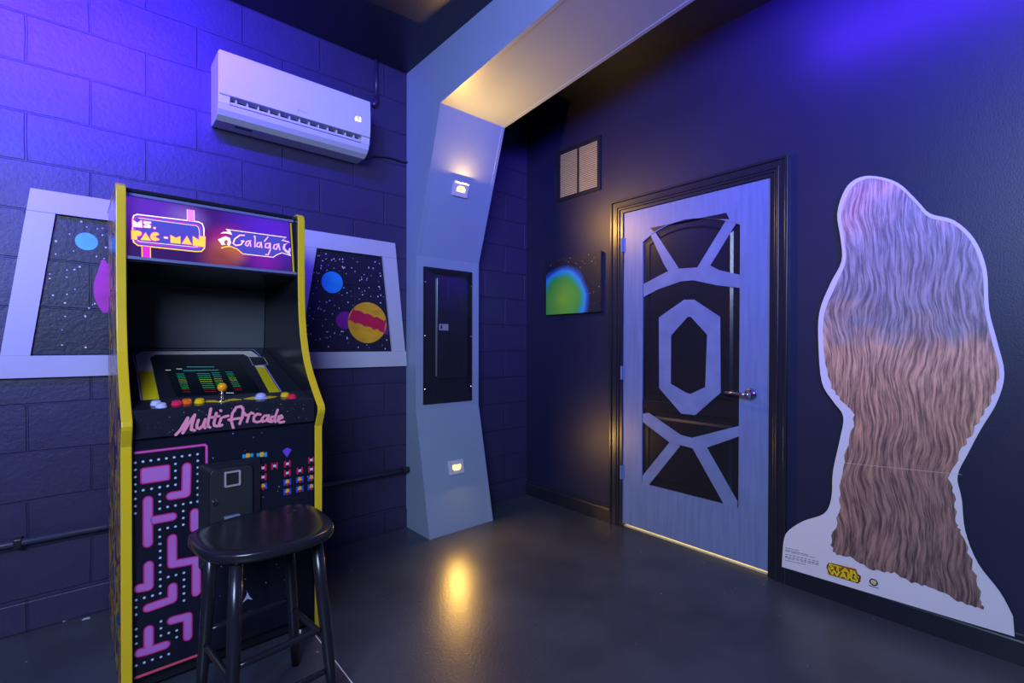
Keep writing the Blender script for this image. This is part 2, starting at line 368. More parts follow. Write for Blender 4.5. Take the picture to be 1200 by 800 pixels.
# corner beads along both edges of the portal's inner faces
bm = NB()
pth = [(0+.288, 0), (.122, .783), (.122, 1.775), (.400, 2.640), (1.36, 2.735), (2.6, 2.86)]
for xx in (XA, XB-.022):
    for a, b in zip(pth, pth[1:]):
        d = (Vector(b)-Vector(a)).normalized(); nrm = Vector((d.y, -d.x))*.003
        if nrm.x < 0 and abs(d.y) > .5: nrm = -nrm
        if abs(d.y) <= .5: nrm = Vector((d.y, -d.x))*.003
        lp = [a, b, (b[0]+nrm.x, b[1]+nrm.y), (a[0]+nrm.x, a[1]+nrm.y)]
        prism(bm, Frame((xx+.022, 0, 0), (0, -1, 0), (0, 0, 1), (-1, 0, 0)), lp, 0, .022)
link('corner_bead', bm, M_silver, arch_o)

# breaker panel set into the upright middle section
FP = Frame((0, -.122, 0), (1, 0, 0), (0, 0, 1), (0, -1, 0))
def fp(x, y): P = hit(460+x/3.636, 280+y/3.636, (0, -.122, 0), (0, 1, 0)); return (P.x, P.z)
bx0, bx1 = (fp(132, 117)[0]+fp(128, 702)[0])/2, (fp(338, 142)[0]+fp(335, 690)[0])/2
bz0, bz1 = (fp(128, 702)[1]+fp(335, 690)[1])/2, (fp(132, 117)[1]+fp(338, 142)[1])/2
pan = thing('breaker_panel', 'black electrical breaker panel in the silver column', 'breaker panel', ((bx0+bx1)/2, -.122, bz0))
def rel(o, fr): 
    m = o.matrix_world.inverted(); return Frame(m @ fr.o, m.to_3x3() @ fr.a, m.to_3x3() @ fr.b, m.to_3x3() @ fr.n)
F = rel(pan, FP)
out = rrect(bx0, bz0, bx1, bz1, .004, 2); dx0, dx1 = fp(175, 300)[0], fp(304, 300)[0]; dz0, dz1 = fp(240, 592)[1], fp(240, 165)[1]
inn = rrect(dx0-.006, dz0-.006, dx1+.006, dz1+.006, .01, 2)
bm = NB(); loft(bm, F, [(out, 0), (out, .008), (inset(out, .012), .010), (inn, .030)], cap=True); link('cover_frame', bm, M_satin, pan)
dr = rrect(dx0, dz0, dx1, dz1, .02, 6); bm = NB(); loft(bm, F, [(dr, .030), (dr, .040), (inset(dr, .003), .042)]); dro = link('panel_door', bm, M_satin, pan)
bm = NB(); w3 = (dx1-dx0)
box(bm, (0, 0, 0), (.0001, .0001, .0001)); bm.clear()
prism(bm, F, rrect(dx0+w3*.36, dz0+.006, dx0+w3*.40, dz1-.006, .001, 1), .042, .0445); prism(bm, F, rrect(dx0+w3*.80, dz0+.02, dx0+w3*.84, dz1-.02, .001, 1), .042, .0445); link('pressed_rib', bm, M_satin, dro)
M_edge = mat('pale_edge_metal', (.35, .35, .40), .35, .6)  # paler grey for the strip along one edge of the panel door
bm = NB(); prism(bm, F, [(dx0-.004, dz0+.02), (dx0, dz0+.02), (dx0, dz1-.02), (dx0-.004, dz1-.02)], .028, .041); link('door_edge', bm, M_edge, dro)['label'] = 'pale grey edge of the panel door'
lx0, lz1 = fp(183, 362); lx1, lz0 = fp(221, 390)
bm = NB(); prism(bm, F, rrect(lx0, lz0, lx1, lz1, .003, 3), .042, .047); lt = link('latch_plate', bm, mat('grey_latch', (.30, .28, .32), .4), dro)
bm = NB(); prism(bm, F, rrect(lx0+.01, lz0+.010, lx0+.022, lz1-.008, .002, 2), .047, .0475); link('latch_slot', bm, M_dark, lt)
for sx in (bx0+.010, bx1-.010):
    for sz in (bz1-.1, (bz0+bz1)/2, bz0+.1):
        bm = NB(); lathe(bm, F, sx, sz, [(.005, .008), (.005, .011), (.003, .0125)], 10); link('screw', bm, M_chrome, pan)

# step lights on the sloping faces
M_plate = mat('step_light_plate', (.62, .58, .66), .4, var=.04)
def step_light(px, py, P0, P1, label, flip, power):
    d = (Vector((0, -P1[0], P1[1]))-Vector((0, -P0[0], P0[1]))).normalized(); n = Vector((1, 0, 0)).cross(d)
    if n.y > 0: n = -n
    c = hit(px, py, (0, -P0[0], P0[1]), n)
    t = thing('step_light', label, 'wall light', c, 0, None)
    f = Frame((0, 0, 0), (1, 0, 0), d, n); w = .058; hh = .045
    bm = NB(); o = rrect(-w, -hh, w, hh, .004, 2); k = 1 if not flip else -1
    lens = [(x*1, y*k) for x, y in [(-.032, -.014), (.032, -.014), (.033, .004), (.022, .018), (0, .021), (-.022, .018), (-.033, .004)]]
    prism(bm, f, [o, lens], 0, .014); link('cover_plate', bm, M_plate, t, bevel=.002)
    bm = NB(); loft(bm, f, [(lens, .002), (lens, .012), (inset(lens, .004), .018)]); link('lens', bm, mat('lit_lens', (1, .56, .10), .3, var=.02, emit=5), t)
    a = bpy.data.lights.new('step_light_lamp', 'AREA'); a.energy = power; a.color = (1, .54, .10); a.size = .046; a.shape = 'RECTANGLE'; a.size_y = .020
    ao = bpy.data.objects.new('step_light_lamp', a); C.objects.link(ao); dn = n*.92+d*(-.2 if flip else .38)
    ao.location = c+n*.027+d*(.002*k); ao.rotation_euler = dn.to_track_quat('-Z', 'Y').to_euler()
step_light(539, 222, (.122, 1.775), (.400, 2.640), 'lit step light on the upper leaning face of the silver column', False, 17)
step_light(534, 547, (.288, 0), (.122, .783), 'lit step light on the lower sloping face of the silver column', True, 5.5)

# ================================================================== LEFT WALL FIXTURES
FW = Frame((0, 0, 0), (1, 0, 0), (0, 0, 1), (0, -1, 0))
# --- air conditioner
ax0, ax1, az0 = -2.205, -1.435, 2.300
ac = thing('air_conditioner', 'white split air conditioner high on the block wall', 'air conditioner', ((ax0+ax1)/2, 0, az0))
w = (ax1-ax0)/2
fx = lambda h0: Frame((-w, 0, 0), (0, -1, 0), (0, 0, 1), (1, 0, 0))
bp = [(0.002, 0.02), (.02, 0), (.10, 0), (.125, .006), (.165, .035), (.185, .062), (.150, .075), (.150, .098), (.192, .104), (.196, .30), (.19, .308), (.002, .31)]
bm = NB(); prism(bm, fx(0), smooth_loop([(0.002, 0.02), (.03, .002), (.10, .0), (.150, .02), (.185, .06), (.194, .10), (.196, .20), (.194, .30), (.18, .31), (.002, .31)], True, 4) if 0 else [(0.002, .01), (.012, 0), (.115, 0), (.150, .016), (.172, .036), (.183, .060), (.150, .062), (.150, .098), (.188, .100), (.188, .302), (.182, .308), (.002, .31)], 0, 2*w)
link('body', bm, M_white, ac, bevel=.004)
bm = NB(); prism(bm, Frame((-w+.003, 0, 0), (0, -1, 0), (0, 0, 1), (1, 0, 0)), [(.182, .098), (.198, .100), (.204, .18), (.200, .304), (.190, .309), (.182, .309)], 0, 2*w-.006); link('front_panel', bm, M_white, ac, bevel=.003)
bm = NB(); box(bm, (-w+.055, -.1515, .060), (w-.055, -.148, .100)); link('outlet_cavity', bm, M_dark, ac)
for s in (-1, 1):
    bm = NB(); xa = -w if s < 0 else w-.05; prism(bm, Frame((xa, 0, 0), (0, -1, 0), (0, 0, 1), (1, 0, 0)), [(.149, .058), (.183, .060), (.189, .102), (.149, .102)], 0, .05); link('end_cap', bm, M_white, ac, bevel=.002)
bm = NB(); prism(bm, Frame((-w+.052, 0, 0), (0, -1, 0), (0, 0, 1), (1, 0, 0)), [(.150, .060), (.184, .064), (.187, .074), (.183, .076), (.150, .064)], 0, 2*w-.104); link('louver_flap', bm, M_white, ac)
for i in range(13):
    xx = -w+.075+i*.05
    bm = NB(); box(bm, (xx, -.178, .070), (xx+.006, -.150, .096)); link('air_vane', bm, M_white, ac)
bm = NB(); text_into(bm, '63', Frame((0, -.2035, 0), (1, 0, 0), (0, 0, 1), (0, -1, 0)), w-.098, .168, w-.062, .196, .0015, 0, .05, .02); link('digit_display', bm, mat('lit_digits', (.9, 1, 1), .4, emit=2.2), ac)
bm = NB(); fl = Frame((0, -.2015, 0), (1, 0, 0), (0, 0, 1), (0, -1, 0)); stroke(bm, fl, [(.004*cos(t/3)-.02, .128+.005*sin(t/3)) for t in range(0, 16)], .0018, .001)
for i in range(5): stroke(bm, fl, [(-.010+i*.008, .127), (-.006+i*.008, .127)], .004, .001, caps=False)
link('maker_mark', bm, mat('faint_blue_print', (.2, .2, .5), .5), ac)
bm = NB(); box(bm, (-w+.09, -.105, -.001), (-w+.17, -.075, .001)); link('underside_sticker', bm, mat('grey_sticker', (.12, .12, .16), .5), ac)

# --- cables
bm = NB(); tube(bm, [(-1.427, -.020, 2.336), (-1.38, -.012, 2.350), (-1.315, -.010, 2.38), (-1.25, -.010, 2.392), (-1.195, -.010, 2.397), (-1.14, -.010, 2.392), (-1.085, -.012, 2.397)], .005, 8)
tag(link('power_cable', bm, M_trimblk, smooth=True), 'thin dark cable sagging from the air conditioner to the silver column', 'cable')
bm = NB(); tube(bm, [(-1.312, -.014, H), (-1.312, -.014, 2.73)], .010, 10); tube(bm, [(-1.312, -.014, 2.75), (-1.316, -.016, 2.71), (-1.335, -.02, 2.685)], .014, 10)
tag(link('cable_conduit', bm, mat('blue_black_conduit', WALLC, .3), smooth=True), 'short vertical conduit beside the air conditioner, up to the ceiling', 'pipe')
# --- long horizontal pipe
pp = thing('wall_pipe', 'long dark horizontal pipe low along the block wall', 'pipe', (-3.0, -.035, .385))
bm = NB(); tube(bm, [(XN+3.0+.1, 0, 0), (1.895, 0, 0)], .014, 14); link('pipe_run', bm, mat('pipe_paint', (.045, .045, .075), .28), pp, smooth=True)
bm = NB(); tube(bm, [(1.865, 0, 0), (1.908, 0, 0)], .020, 14); link('coupling', bm, M_trimblk, pp)
for xx in (-1.2, .1, 1.2):
    bm = NB(); box(bm, (xx-.012, -.017, -.02), (xx+.012, .035, .018)); link('clamp', bm, M_trimblk, pp, bevel=.003)

# --- trapezoid star windows (white frames over painted sky)
M_star = mat('white_paint_dots', (.75, .75, .80), .5, var=.15, scale=60)
M_cyan = mat('cyan_planet_paint', (.02, .38, .70), .45, var=.35, scale=14)
M_cyan2 = mat('pale_cyan_planet_paint', (.10, .55, .72), .45, var=.35, scale=14)
M_orange = mat('orange_planet_paint', (.85, .36, .01), .45, var=.45, scale=9, stretch=(1, 1, 3))
M_red = mat('crimson_band_paint', (.55, .01, .05), .45, var=.5, scale=30, stretch=(1, 1, 5))
M_mag = mat('magenta_paint', (.50, .01, .26), .45, var=.5, scale=12)
M_purp = mat('purple_paint', (.20, .01, .20), .45, var=.5, scale=12)
def star_window(label, out, inn, n, planets, seed):
    cx = sum(p[0] for p in out)/4; cz = min(p[1] for p in out)
    t = thing('space_window', label, 'wall decoration', (cx, 0, cz)); f = Frame((-cx, 0, -cz), (1, 0, 0), (0, 0, 1), (0, -1, 0))
    # loops ordered BL, BR, TR, TL ; butt-jointed boards
    (bl, br, tr, tl), (ibl, ibr, itr, itl) = out, inn
    def ed(a, b, z): return (a[0]+(b[0]-a[0])*(z-a[1])/(b[1]-a[1]), z)
    bot = [bl, br, (br[0]-.004, ibr[1]), (bl[0]+.004, ibl[1])]
    top = [ed(bl, tl, itl[1]), ed(br, tr, itr[1]), tr, tl]
    lef = [(bl[0]+.012, ibl[1]), ibl, itl, ed(bl, tl, itl[1])]; rig = [ibr, (br[0]-.012, ibr[1]), ed(br, tr, itr[1]), itr]
    for lp, hh in ((bot, .021), (top, .021), (lef, .019), (rig, .019)):
        bm = NB(); prism(bm, f, lp, 0.001, hh); link('frame_board', bm, M_whitewood, t, bevel=.0015)
    bm = NB(); prism(bm, f, [ibl, ibr, itr, itl], .0005, .003); sky = link('painted_sky', bm, M_mural, t)
    rnd = random.Random(seed); bm = NB(); k = 0
    while k < n:
        z = rnd.uniform(ibl[1]+.015, itl[1]-.015); q = (z-ibl[1])/(itl[1]-ibl[1]); xl = ibl[0]+(itl[0]-ibl[0])*q; xr = ibr[0]+(itr[0]-ibr[0])*q
        x = rnd.uniform(xl+.01, xr-.01)
        if any((x-p[0])**2+(z-p[1])**2 < (p[2]+.01)**2 for p in planets): continue
        r = rnd.choice((.0022, .0030, .0038)); disc(bm, f, x, z, r, .0034, 8, 0, r*rnd.uniform(.8, 1.3)); k += 1
    link('painted_stars', bm, M_star, sky)['kind'] = 'stuff'
    return t, f, sky
def fwp(px, py): P = hit(px, py, (0, -.003, 0), (0, 1, 0)); return (P.x, P.z)
Wt = lambda x, y: fwp(340+x/4, 250+y/4)
c1 = Wt(197, 323); c2 = Wt(363, 512)
r1 = (Wt(247, 323)[0]-Wt(147, 323)[0])/2; r2 = (Wt(453, 512)[0]-Wt(273, 512)[0])/2
t, f, sky = star_window('white framed painted star window with an orange banded planet, beside the silver column',
    [(-1.885, 1.062), (-1.097, 1.062), (-1.183, 1.853), (-1.775, 1.853)], [(-1.775, 1.158), (-1.200, 1.158), (-1.268, 1.757), (-1.680, 1.757)], 120, [(*c1, r1), (*c2, r2)], 3)
bm = NB(); disc(bm, f, c1[0], c1[1], r1, .0045, 40); link('painted_planet', bm, M_cyan, sky)['label'] = 'bright blue painted planet'
bm = NB(); disc(bm, f, c2[0]-r2*1.15, c2[1]+.01, r2*.42, .0040, 24); xx = -1.218
prism(bm, f, [(c2[0], c2[1]-.02), (xx-.006, c2[1]-.075), (xx-.012, c2[1]+.0), (c2[0], c2[1]+.045)], .003, .0040); link('painted_ring', bm, M_purp, sky)['label'] = 'purple painted ring beside the orange planet'
bm = NB(); disc(bm, f, c2[0], c2[1], r2, .0050, 48); pl = link('painted_planet', bm, M_orange, sky); pl['label'] = 'orange painted planet with a crimson band'
def chord(y): return math.sqrt(max(0, r2*r2-y*y))
tp = []; bt = []
for i in range(13):
    u = -1+2*i/12; ya = .42*r2-.33*r2*u*.9+.05*r2*sin(i*2.2); yb = ya-.62*r2+.05*r2*sin(i*3.1)
    tp.append((u, ya)); bt.append((u, yb))
band = [(c2[0]+max(-chord(y), min(chord(y), u*r2)), c2[1]+y) for u, y in bt]+[(c2[0]+max(-chord(y), min(chord(y), u*r2)), c2[1]+y) for u, y in reversed(tp)]
bm = NB(); prism(bm, f, band, .0045, .0054); link('painted_band', bm, M_red, sky)
Wl = lambda x, y: fwp(x/2.857, 200+y/2.857)
c3 = Wl(290, 237); r3 = (Wl(329, 237)[0]-Wl(252, 237)[0])/2; c4 = Wl(383, 247); c5 = Wl(346, 385)
t, f, sky = star_window('white framed painted star window left of the arcade cabinet, with cyan and magenta planets',
    [(-2.962, 1.060), (-2.215, 1.060), (-2.300, 1.850), (-2.860, 1.850)], [(-2.862, 1.152), (-2.310, 1.152), (-2.385, 1.757), (-2.783, 1.757)], 90, [(*c3, r3)], 5)
bm = NB(); disc(bm, f, c3[0], c3[1], r3, .0045, 36); link('painted_planet', bm, M_cyan2, sky)
bm = NB(); disc(bm, f, c4[0]+.012, c4[1], r3*.8, .0045, 36); link('painted_planet', bm, M_cyan2, sky)
bm = NB(); lp = smooth_loop([Wl(*q) for q in ((346, 296), (328, 335), (314, 380), (317, 425), (335, 462), (352, 476), (372, 462), (388, 425), (390, 380), (374, 335))], True, 4)
prism(bm, f, lp, .003, .0045); link('painted_planet', bm, M_mag, sky)['label'] = 'tall magenta painted shape'

# ================================================================== RIGHT WALL FIXTURES
v0, v1, w0, w1 = .350, .735, 2.277, 2.640
vt = thing('wall_vent', 'black framed cream louvered vent above the small canvas', 'vent', (0, -(v0+v1)/2, w0))
F = rel(vt, FD); bm = NB(); mid = (v0+v1)/2
holes = [rrect(v0+.020, w0+.02, mid-.008, w1-.02, .001, 1), rrect(mid+.008, w0+.02, v1-.020, w1-.02, .001, 1)]
prism(bm, F, [rrect(v0-.006, w0-.006, v1+.006, w1+.006, .003, 2), *holes], 0, .012); link('vent_frame', bm, M_trimblk, vt, bevel=.0015)
bm = NB(); prism(bm, F, rrect(v0+.01, w0+.01, v1-.01, w1-.01, .002, 1), .0005, .0015); link('backing', bm, M_dark, vt)
M_cream = mat('cream_louver_metal', (.50, .44, .24), .4, var=.08)
for a, b in ((v0+.020, mid-.008), (mid+.008, v1-.020)):
    bm = NB(); n = 24
    for i in range(n):
        z = w0+.022+i*(w1-w0-.044)/n; hh = (w1-w0-.044)/n
        prism(bm, Frame(F(a, z, 0), F.n, F.b, F.a), [(.002, hh*.75), (.010, 0), (.011, .002), (.003, hh*.95)], 0, b-a)
    link('louver_panel', bm, M_cream, vt)
# canvas
k0, k1, z0, z1 = .247, .766, 1.430, 1.843
cv = thing('wall_canvas', 'small square canvas with a glowing green globe, left of the door', 'painting', (0, -(k0+k1)/2, z0)); F = rel(cv, FD)
def canvas_mat():
    m, nt, b = nodes('painted_globe_canvas'); L = nt.links
    tc = N(nt, 'ShaderNodeTexCoord'); mp = N(nt, 'ShaderNodeMapping'); mp.inputs['Location'].default_value = (0, -.10, -.10)
    mp.inputs['Scale'].default_value = (0, 1, 1); L.new(tc.outputs['Object'], mp.inputs[0])
    ln = N(nt, 'ShaderNodeVectorMath', operation='LENGTH'); L.new(mp.outputs[0], ln.inputs[0])
    nz = N(nt, 'ShaderNodeTexNoise'); nz.inputs['Scale'].default_value = 9; L.new(tc.outputs['Object'], nz.inputs[0])
    ad = N(nt, 'ShaderNodeMath', operation='MULTIPLY_ADD'); ad.inputs[1].default_value = .05; L.new(nz.outputs[0], ad.inputs[0]); L.new(ln.outputs['Value'], ad.inputs[2])
    cr = N(nt, 'ShaderNodeValToRGB'); e = cr.color_ramp.elements; e[0].position = 0; e[0].color = (.32, .62, .03, 1); e[1].position = .19; e[1].color = (.08, .42, .05, 1)
    for p, c in ((.215, (.02, .40, .32, 1)), (.238, (.05, .35, .75, 1)), (.262, (.02, .10, .38, 1)), (.29, (.010, .012, .025, 1)), (1, (.012, .012, .02, 1))):
        q = e.new(p); q.color = c
    L.new(ad.outputs[0], cr.inputs[0]); L.new(cr.outputs[0], b.inputs['Base Color']); b.inputs['Roughness'].default_value = .5
    return m
bm = NB(); prism(bm, F, rrect(k0, z0, k1, z1, .002, 1), 0, .030); link('stretched_canvas', bm, M_trimblk, cv, bevel=.002)
bm = NB(); prism(bm, F, rrect(k0+.001, z0+.001, k1-.001, z1-.001, .002, 1), .0295, .031); pc = link('painted_picture', bm, canvas_mat(), cv)
bm = NB(); rnd = random.Random(4)
for i in range(70):
    x, y = rnd.uniform(k0+.01, k1-.01), rnd.uniform(z0+.02, z1-.01)
    if (x-(k0+.145))**2+(y-(z0+.10))**2 > .27**2: disc(bm, F, x, y, rnd.choice((.0012, .0018, .0028)), .0314, 6)
link('painted_stars', bm, M_star, pc)['kind'] = 'stuff'

# --- printed cardboard cutout on the wall
FC = Frame((-.017, 0, 0), (0, -1, 0), (0, 0, 1), (-1, 0, 0))
def fc(px, py): P = hit(px, py, (-.024, 0, 0), (1, 0, 0)); return (-P.y, P.z)
co = thing('cardboard_cutout', 'tall white edged cardboard cutout with shaggy brown and grey print, right of the door', 'cutout', (-.017, -2.55, .118))
F = rel(co, FC)
OUT = [(1024, 206), (1052, 214), (1074, 234), (1090, 250), (1118, 258), (1142, 280), (1156, 315), (1159, 362), (1168, 398), (1177, 438), (1168, 472), (1150, 502), (1134, 532), (1122, 558), (1127, 585), (1131, 622), (1146, 660), (1172, 694), (1187, 722)]
OUT2 = [(917, 645), (921, 625), (940, 611), (965, 602), (974, 584), (976, 552), (984, 515), (988, 488), (976, 470), (963, 448), (959, 405), (960, 366), (973, 332), (986, 306), (985, 280), (981, 250), (990, 222), (1004, 209)]
sm = smooth_loop([fc(*p) for p in OUT2+OUT], False, 4)
full = sm+[fc(1189, 746), fc(916, 664)]
bm = NB(); prism(bm, F, full, 0, .006); board = link('board', bm, mat('white_card', (.74, .70, .80), .42, var=.02), co, bevel=.0008)
def fur_mat():
    m, nt, b = nodes('shaggy_print'); L = nt.links
    tc = N(nt, 'ShaderNodeTexCoord'); sp = N(nt, 'ShaderNodeSeparateXYZ'); L.new(tc.outputs['Object'], sp.inputs[0])
    w1_ = N(nt, 'ShaderNodeTexNoise'); w1_.inputs['Scale'].default_value = 2.6; w1_.inputs['Detail'].default_value = 2; L.new(tc.outputs['Object'], w1_.inputs[0])
    vm = N(nt, 'ShaderNodeVectorMath', operation='MULTIPLY_ADD'); vm.inputs[1].default_value = (.1, .15, .1); L.new(w1_.outputs['Color'], vm.inputs[0]); L.new(tc.outputs['Object'], vm.inputs[2])
    mp = N(nt, 'ShaderNodeMapping'); mp.inputs['Scale'].default_value = (1, 60, 4); L.new(vm.outputs[0], mp.inputs[0])
    n1 = N(nt, 'ShaderNodeTexNoise'); n1.inputs['Scale'].default_value = 1.6; n1.inputs['Detail'].default_value = 6; n1.inputs['Roughness'].default_value = .7; L.new(mp.outputs[0], n1.inputs[0])
    n3 = N(nt, 'ShaderNodeTexNoise'); n3.inputs['Scale'].default_value = 3; n3.inputs['Detail'].default_value = 3; L.new(tc.outputs['Object'], n3.inputs[0])
    a = N(nt, 'ShaderNodeMath', operation='MULTIPLY_ADD'); a.inputs[1].default_value = .9; L.new(n3.outputs[0], a.inputs[0]); L.new(sp.outputs[2], a.inputs[2])
    mr = N(nt, 'ShaderNodeMapRange'); mr.inputs[1].default_value = 0.3; mr.inputs[2].default_value = 2.4; L.new(a.outputs[0], mr.inputs[0])
    lo = N(nt, 'ShaderNodeValToRGB'); hi = N(nt, 'ShaderNodeValToRGB')
    def ramp(c, l):
        e = c.color_ramp.elements; e[0].position = l[0][0]; e[0].color = (*l[0][1], 1); e[1].position = l[-1][0]; e[1].color = (*l[-1][1], 1)
        for p, q in l[1:-1]: x = e.new(p); x.color = (*q, 1)
    ramp(lo, [(0, (.045, .025, .03)), (.25, (.10, .055, .06)), (.42, (.16, .085, .075)), (.60, (.23, .12, .085)), (.68, (.13, .11, .12)), (.80, (.15, .14, .16)), (.90, (.32, .18, .19)), (1, (.22, .19, .21))])
    ramp(hi, [(0, (.24, .15, .15)), (.25, (.44, .25, .21)), (.42, (.66, .36, .24)), (.60, (.85, .50, .30)), (.68, (.42, .37, .38)), (.80, (.46, .43, .46)), (.90, (.85, .55, .50)), (1, (.52, .46, .50))])
    L.new(mr.outputs[0], lo.inputs[0]); L.new(mr.outputs[0], hi.inputs[0])
    st = N(nt, 'ShaderNodeMapRange'); st.inputs[1].default_value = .40; st.inputs[2].default_value = .60; L.new(n1.outputs[0], st.inputs[0])
    mx = N(nt, 'ShaderNodeMix', data_type='RGBA'); L.new(st.outputs[0], mx.inputs[0]); L.new(lo.outputs[0], mx.inputs[6]); L.new(hi.outputs[0], mx.inputs[7])
    L.new(mx.outputs[2], b.inputs['Base Color']); b.inputs['Roughness'].default_value = .42
    return m
M_fur = fur_mat()
INN = [(1130, 630), (1142, 668), (1150, 702), (1150, 714), (1122, 704), (1096, 690), (1072, 684), (1048, 672), (1024, 668), (1000, 655), (978, 648), (974, 632), (982, 600), (986, 555), (994, 515), (1000, 486),
       (985, 468), (971, 446), (965, 405), (966, 368), (979, 335), (991, 306), (989, 280), (986, 250), (994, 226), (1006, 213), (1024, 209), (1050, 217), (1072, 237), (1088, 254), (1116, 262), (1138, 283), (1151, 317), (1154, 362), (1162, 398), (1171, 437), (1162, 470), (1144, 500), (1127, 530), (1114, 556), (1119, 585), (1122, 612)]
lp = smooth_loop([fc(*p) for p in INN], True, 6); rnd = random.Random(9); rag = []
for i, p in enumerate(lp):
    q = inset(lp, rnd.uniform(-.004, .008))[i] if p[1] < 1.1 else p; rag.append(q)
bm = NB(); prism(bm, F, rag, .0060, .0064); link('shaggy_print', bm, M_fur, co)
# logo lettering and small print on the white base
def fcl(x, y): return fc(910+x/9.231, 640+y/9.231)
o_ = Vector(fcl(540, 250)); ex = Vector(fcl(910, 360))-o_
bm = NB()
def quadmap(P00, P10, P01, P11):
    a, b, c, d = [Vector(p) for p in (P00, P10, P01, P11)]
    return lambda x, y, h=0: F(*((a*(1-x)+b*x)*(1-y)+(c*(1-x)+d*x)*y), h)
q1 = quadmap(fcl(545, 240), fcl(905, 335), fcl(560, 175), fcl(885, 270)); q2 = quadmap(fcl(560, 305), fcl(885, 400), fcl(545, 230), fcl(910, 318))
M_logo = [mat('logo_orange', (.45, .10, .01), .5), mat('logo_black', (.01, .01, .01), .5), mat('logo_yellow', (.90, .62, .01), .5, var=.25, scale=50)]
def q_(f, off): return lambda x, y, h=0: f(x, y, off)
prism(bm, F, [fcl(*p) for p in ((590, 178), (860, 245), (880, 300), (912, 320), (910, 380), (880, 402), (560, 305), (540, 200), (590, 200))], .0064, .0068, 0)
class QF:
    def __init__(s, f): s.f = f
    def __call__(s, x, y, h=0): return s.f(x, y, h)
for s_, q in (('STAR', q1), ('WARS', q2)):
    text_into(bm, s_, QF(q), -.02, -.02, 1.02, 1.02, .0071, 1, 0, .085); text_into(bm, s_, QF(q), .02, .06, .98, .94, .0074, 2, 0, .045)
link('logo_lettering', bm, M_logo, board)
bm = NB(); M_ink = mat('grey_ink', (.10, .09, .14), .5)
lines = ['', '', 'All rights reserved. Manufactured', '', 'Made in the U.S.A.']
for i in range(7):
    a_ = fcl(95, 15+i*22.5); b_ = fcl(250+[0, 100, 170, 220, 215, 210, 70][i]-[0, 0, 0, 0, 0, 0, 0][i], 50+i*22.5+[0, 22, 40, 52, 50, 48, 12][i])
    if i in (2, 5):
        s_ = 'All rights reserved.' if i == 2 else 'Made in the U.S.A.'
        qq = quadmap(a_, b_, (a_[0], a_[1]+.009), (b_[0], b_[1]+.009)); text_into(bm, s_, QF(qq), 0, 0, 1, 1, .0068, 0)
    else:
        n_ = 9; rnd = random.Random(i)
        for k in range(n_):
            u0_, u1_ = k/n_, (k+rnd.uniform(.6, .9))/n_
            pa, pb = Vector(a_).lerp(Vector(b_), u0_), Vector(a_).lerp(Vector(b_), u1_); stroke(bm, F, [pa, pb], .0028, .0067, caps=False)
link('small_print', bm, M_ink, board)
bm = NB(); ec = fcl(1050, 388); ring = [(ec[0]+.013*cos(a/10*pi), ec[1]+.013*sin(a/10*pi)) for a in range(20)]
stroke(bm, F, ring, .005, .0068, 1, closed=True); disc(bm, F, ec[0], ec[1]-.002, .007, .0070, 14, 2); stroke(bm, F, [fcl(995, 420), fcl(1105, 455)], .003, .0068, 1, caps=False)
link('round_emblem', bm, M_logo, board)
# horizontal fold crease across the card
bm = NB(); stroke(bm, F, [fc(978, 541), fc(1127, 556)], .0016, .0067, 0, caps=False); link('fold_crease', bm, mat('crease', (.62, .50, .50), .5), board)

# ================================================================== ARCADE CABINET
CW_, TH = .660, radians(1.21)
cab = thing('arcade_cabinet', 'upright black arcade cabinet with yellow edges and glowing marquee, behind the stool', 'arcade machine', (-2.598, -.824, 0), TH)
MI = cab.matrix_world.inverted()
def cfr(P, a, b, n): return Frame(P, a, b, n)
def cpt(px, py, fr):
    """pixel -> coordinates in a cabinet-local frame"""
    N_ = cab.matrix_world.to_3x3() @ fr.n; P_ = cab.matrix_world @ fr.o
    return fr.inv(MI @ hit(px, py, P_, N_))
T = .030
sp_ = [(0.0, .0), (0.0, .865), (-.030, .922), (-.034, .936), (-.030, .952), (.020, 1.000), (.085, 1.070), (.125, 1.125), (.150, 1.175), (.175, 1.25), (.190, 1.33), (.197, 1.42), (.200, 1.55), (.200, 1.752), (.206, 1.770), (.222, 1.782), (.75, 1.782), (.75, 0)]
def sidefr(x): return Frame((x, 0, 0), (0, 1, 0), (0, 0, 1), (1, 0, 0))
def side_art():
    m, nt, b = nodes('side_art'); L = nt.links
    tc = N(nt, 'ShaderNodeTexCoord'); mp = N(nt, 'ShaderNodeMapping'); mp.inputs['Scale'].default_value = (1, 2.2, 1.6); L.new(tc.outputs['Object'], mp.inputs[0])
    nz = N(nt, 'ShaderNodeTexNoise'); nz.inputs['Scale'].default_value = 3.2; nz.inputs['Detail'].default_value = 3; nz.inputs['Distortion'].default_value = 1.6; L.new(mp.outputs[0], nz.inputs[0])
    cr = N(nt, 'ShaderNodeValToRGB'); cr.color_ramp.interpolation = 'CONSTANT'; e = cr.color_ramp.elements; e[0].color = (.01, .02, .10, 1); e[1].position = .40; e[1].color = (.20, .01, .01, 1)
    for p, c in ((.46, (.60, .35, .02, 1)), (.56, (.06, .02, .01, 1)), (.62, (.02, .10, .30, 1))): q = e.new(p); q.color = c
    L.new(nz.outputs[0], cr.inputs[0]); L.new(cr.outputs[0], b.inputs['Base Color']); b.inputs['Roughness'].default_value = .25
    return m
M_side = side_art()
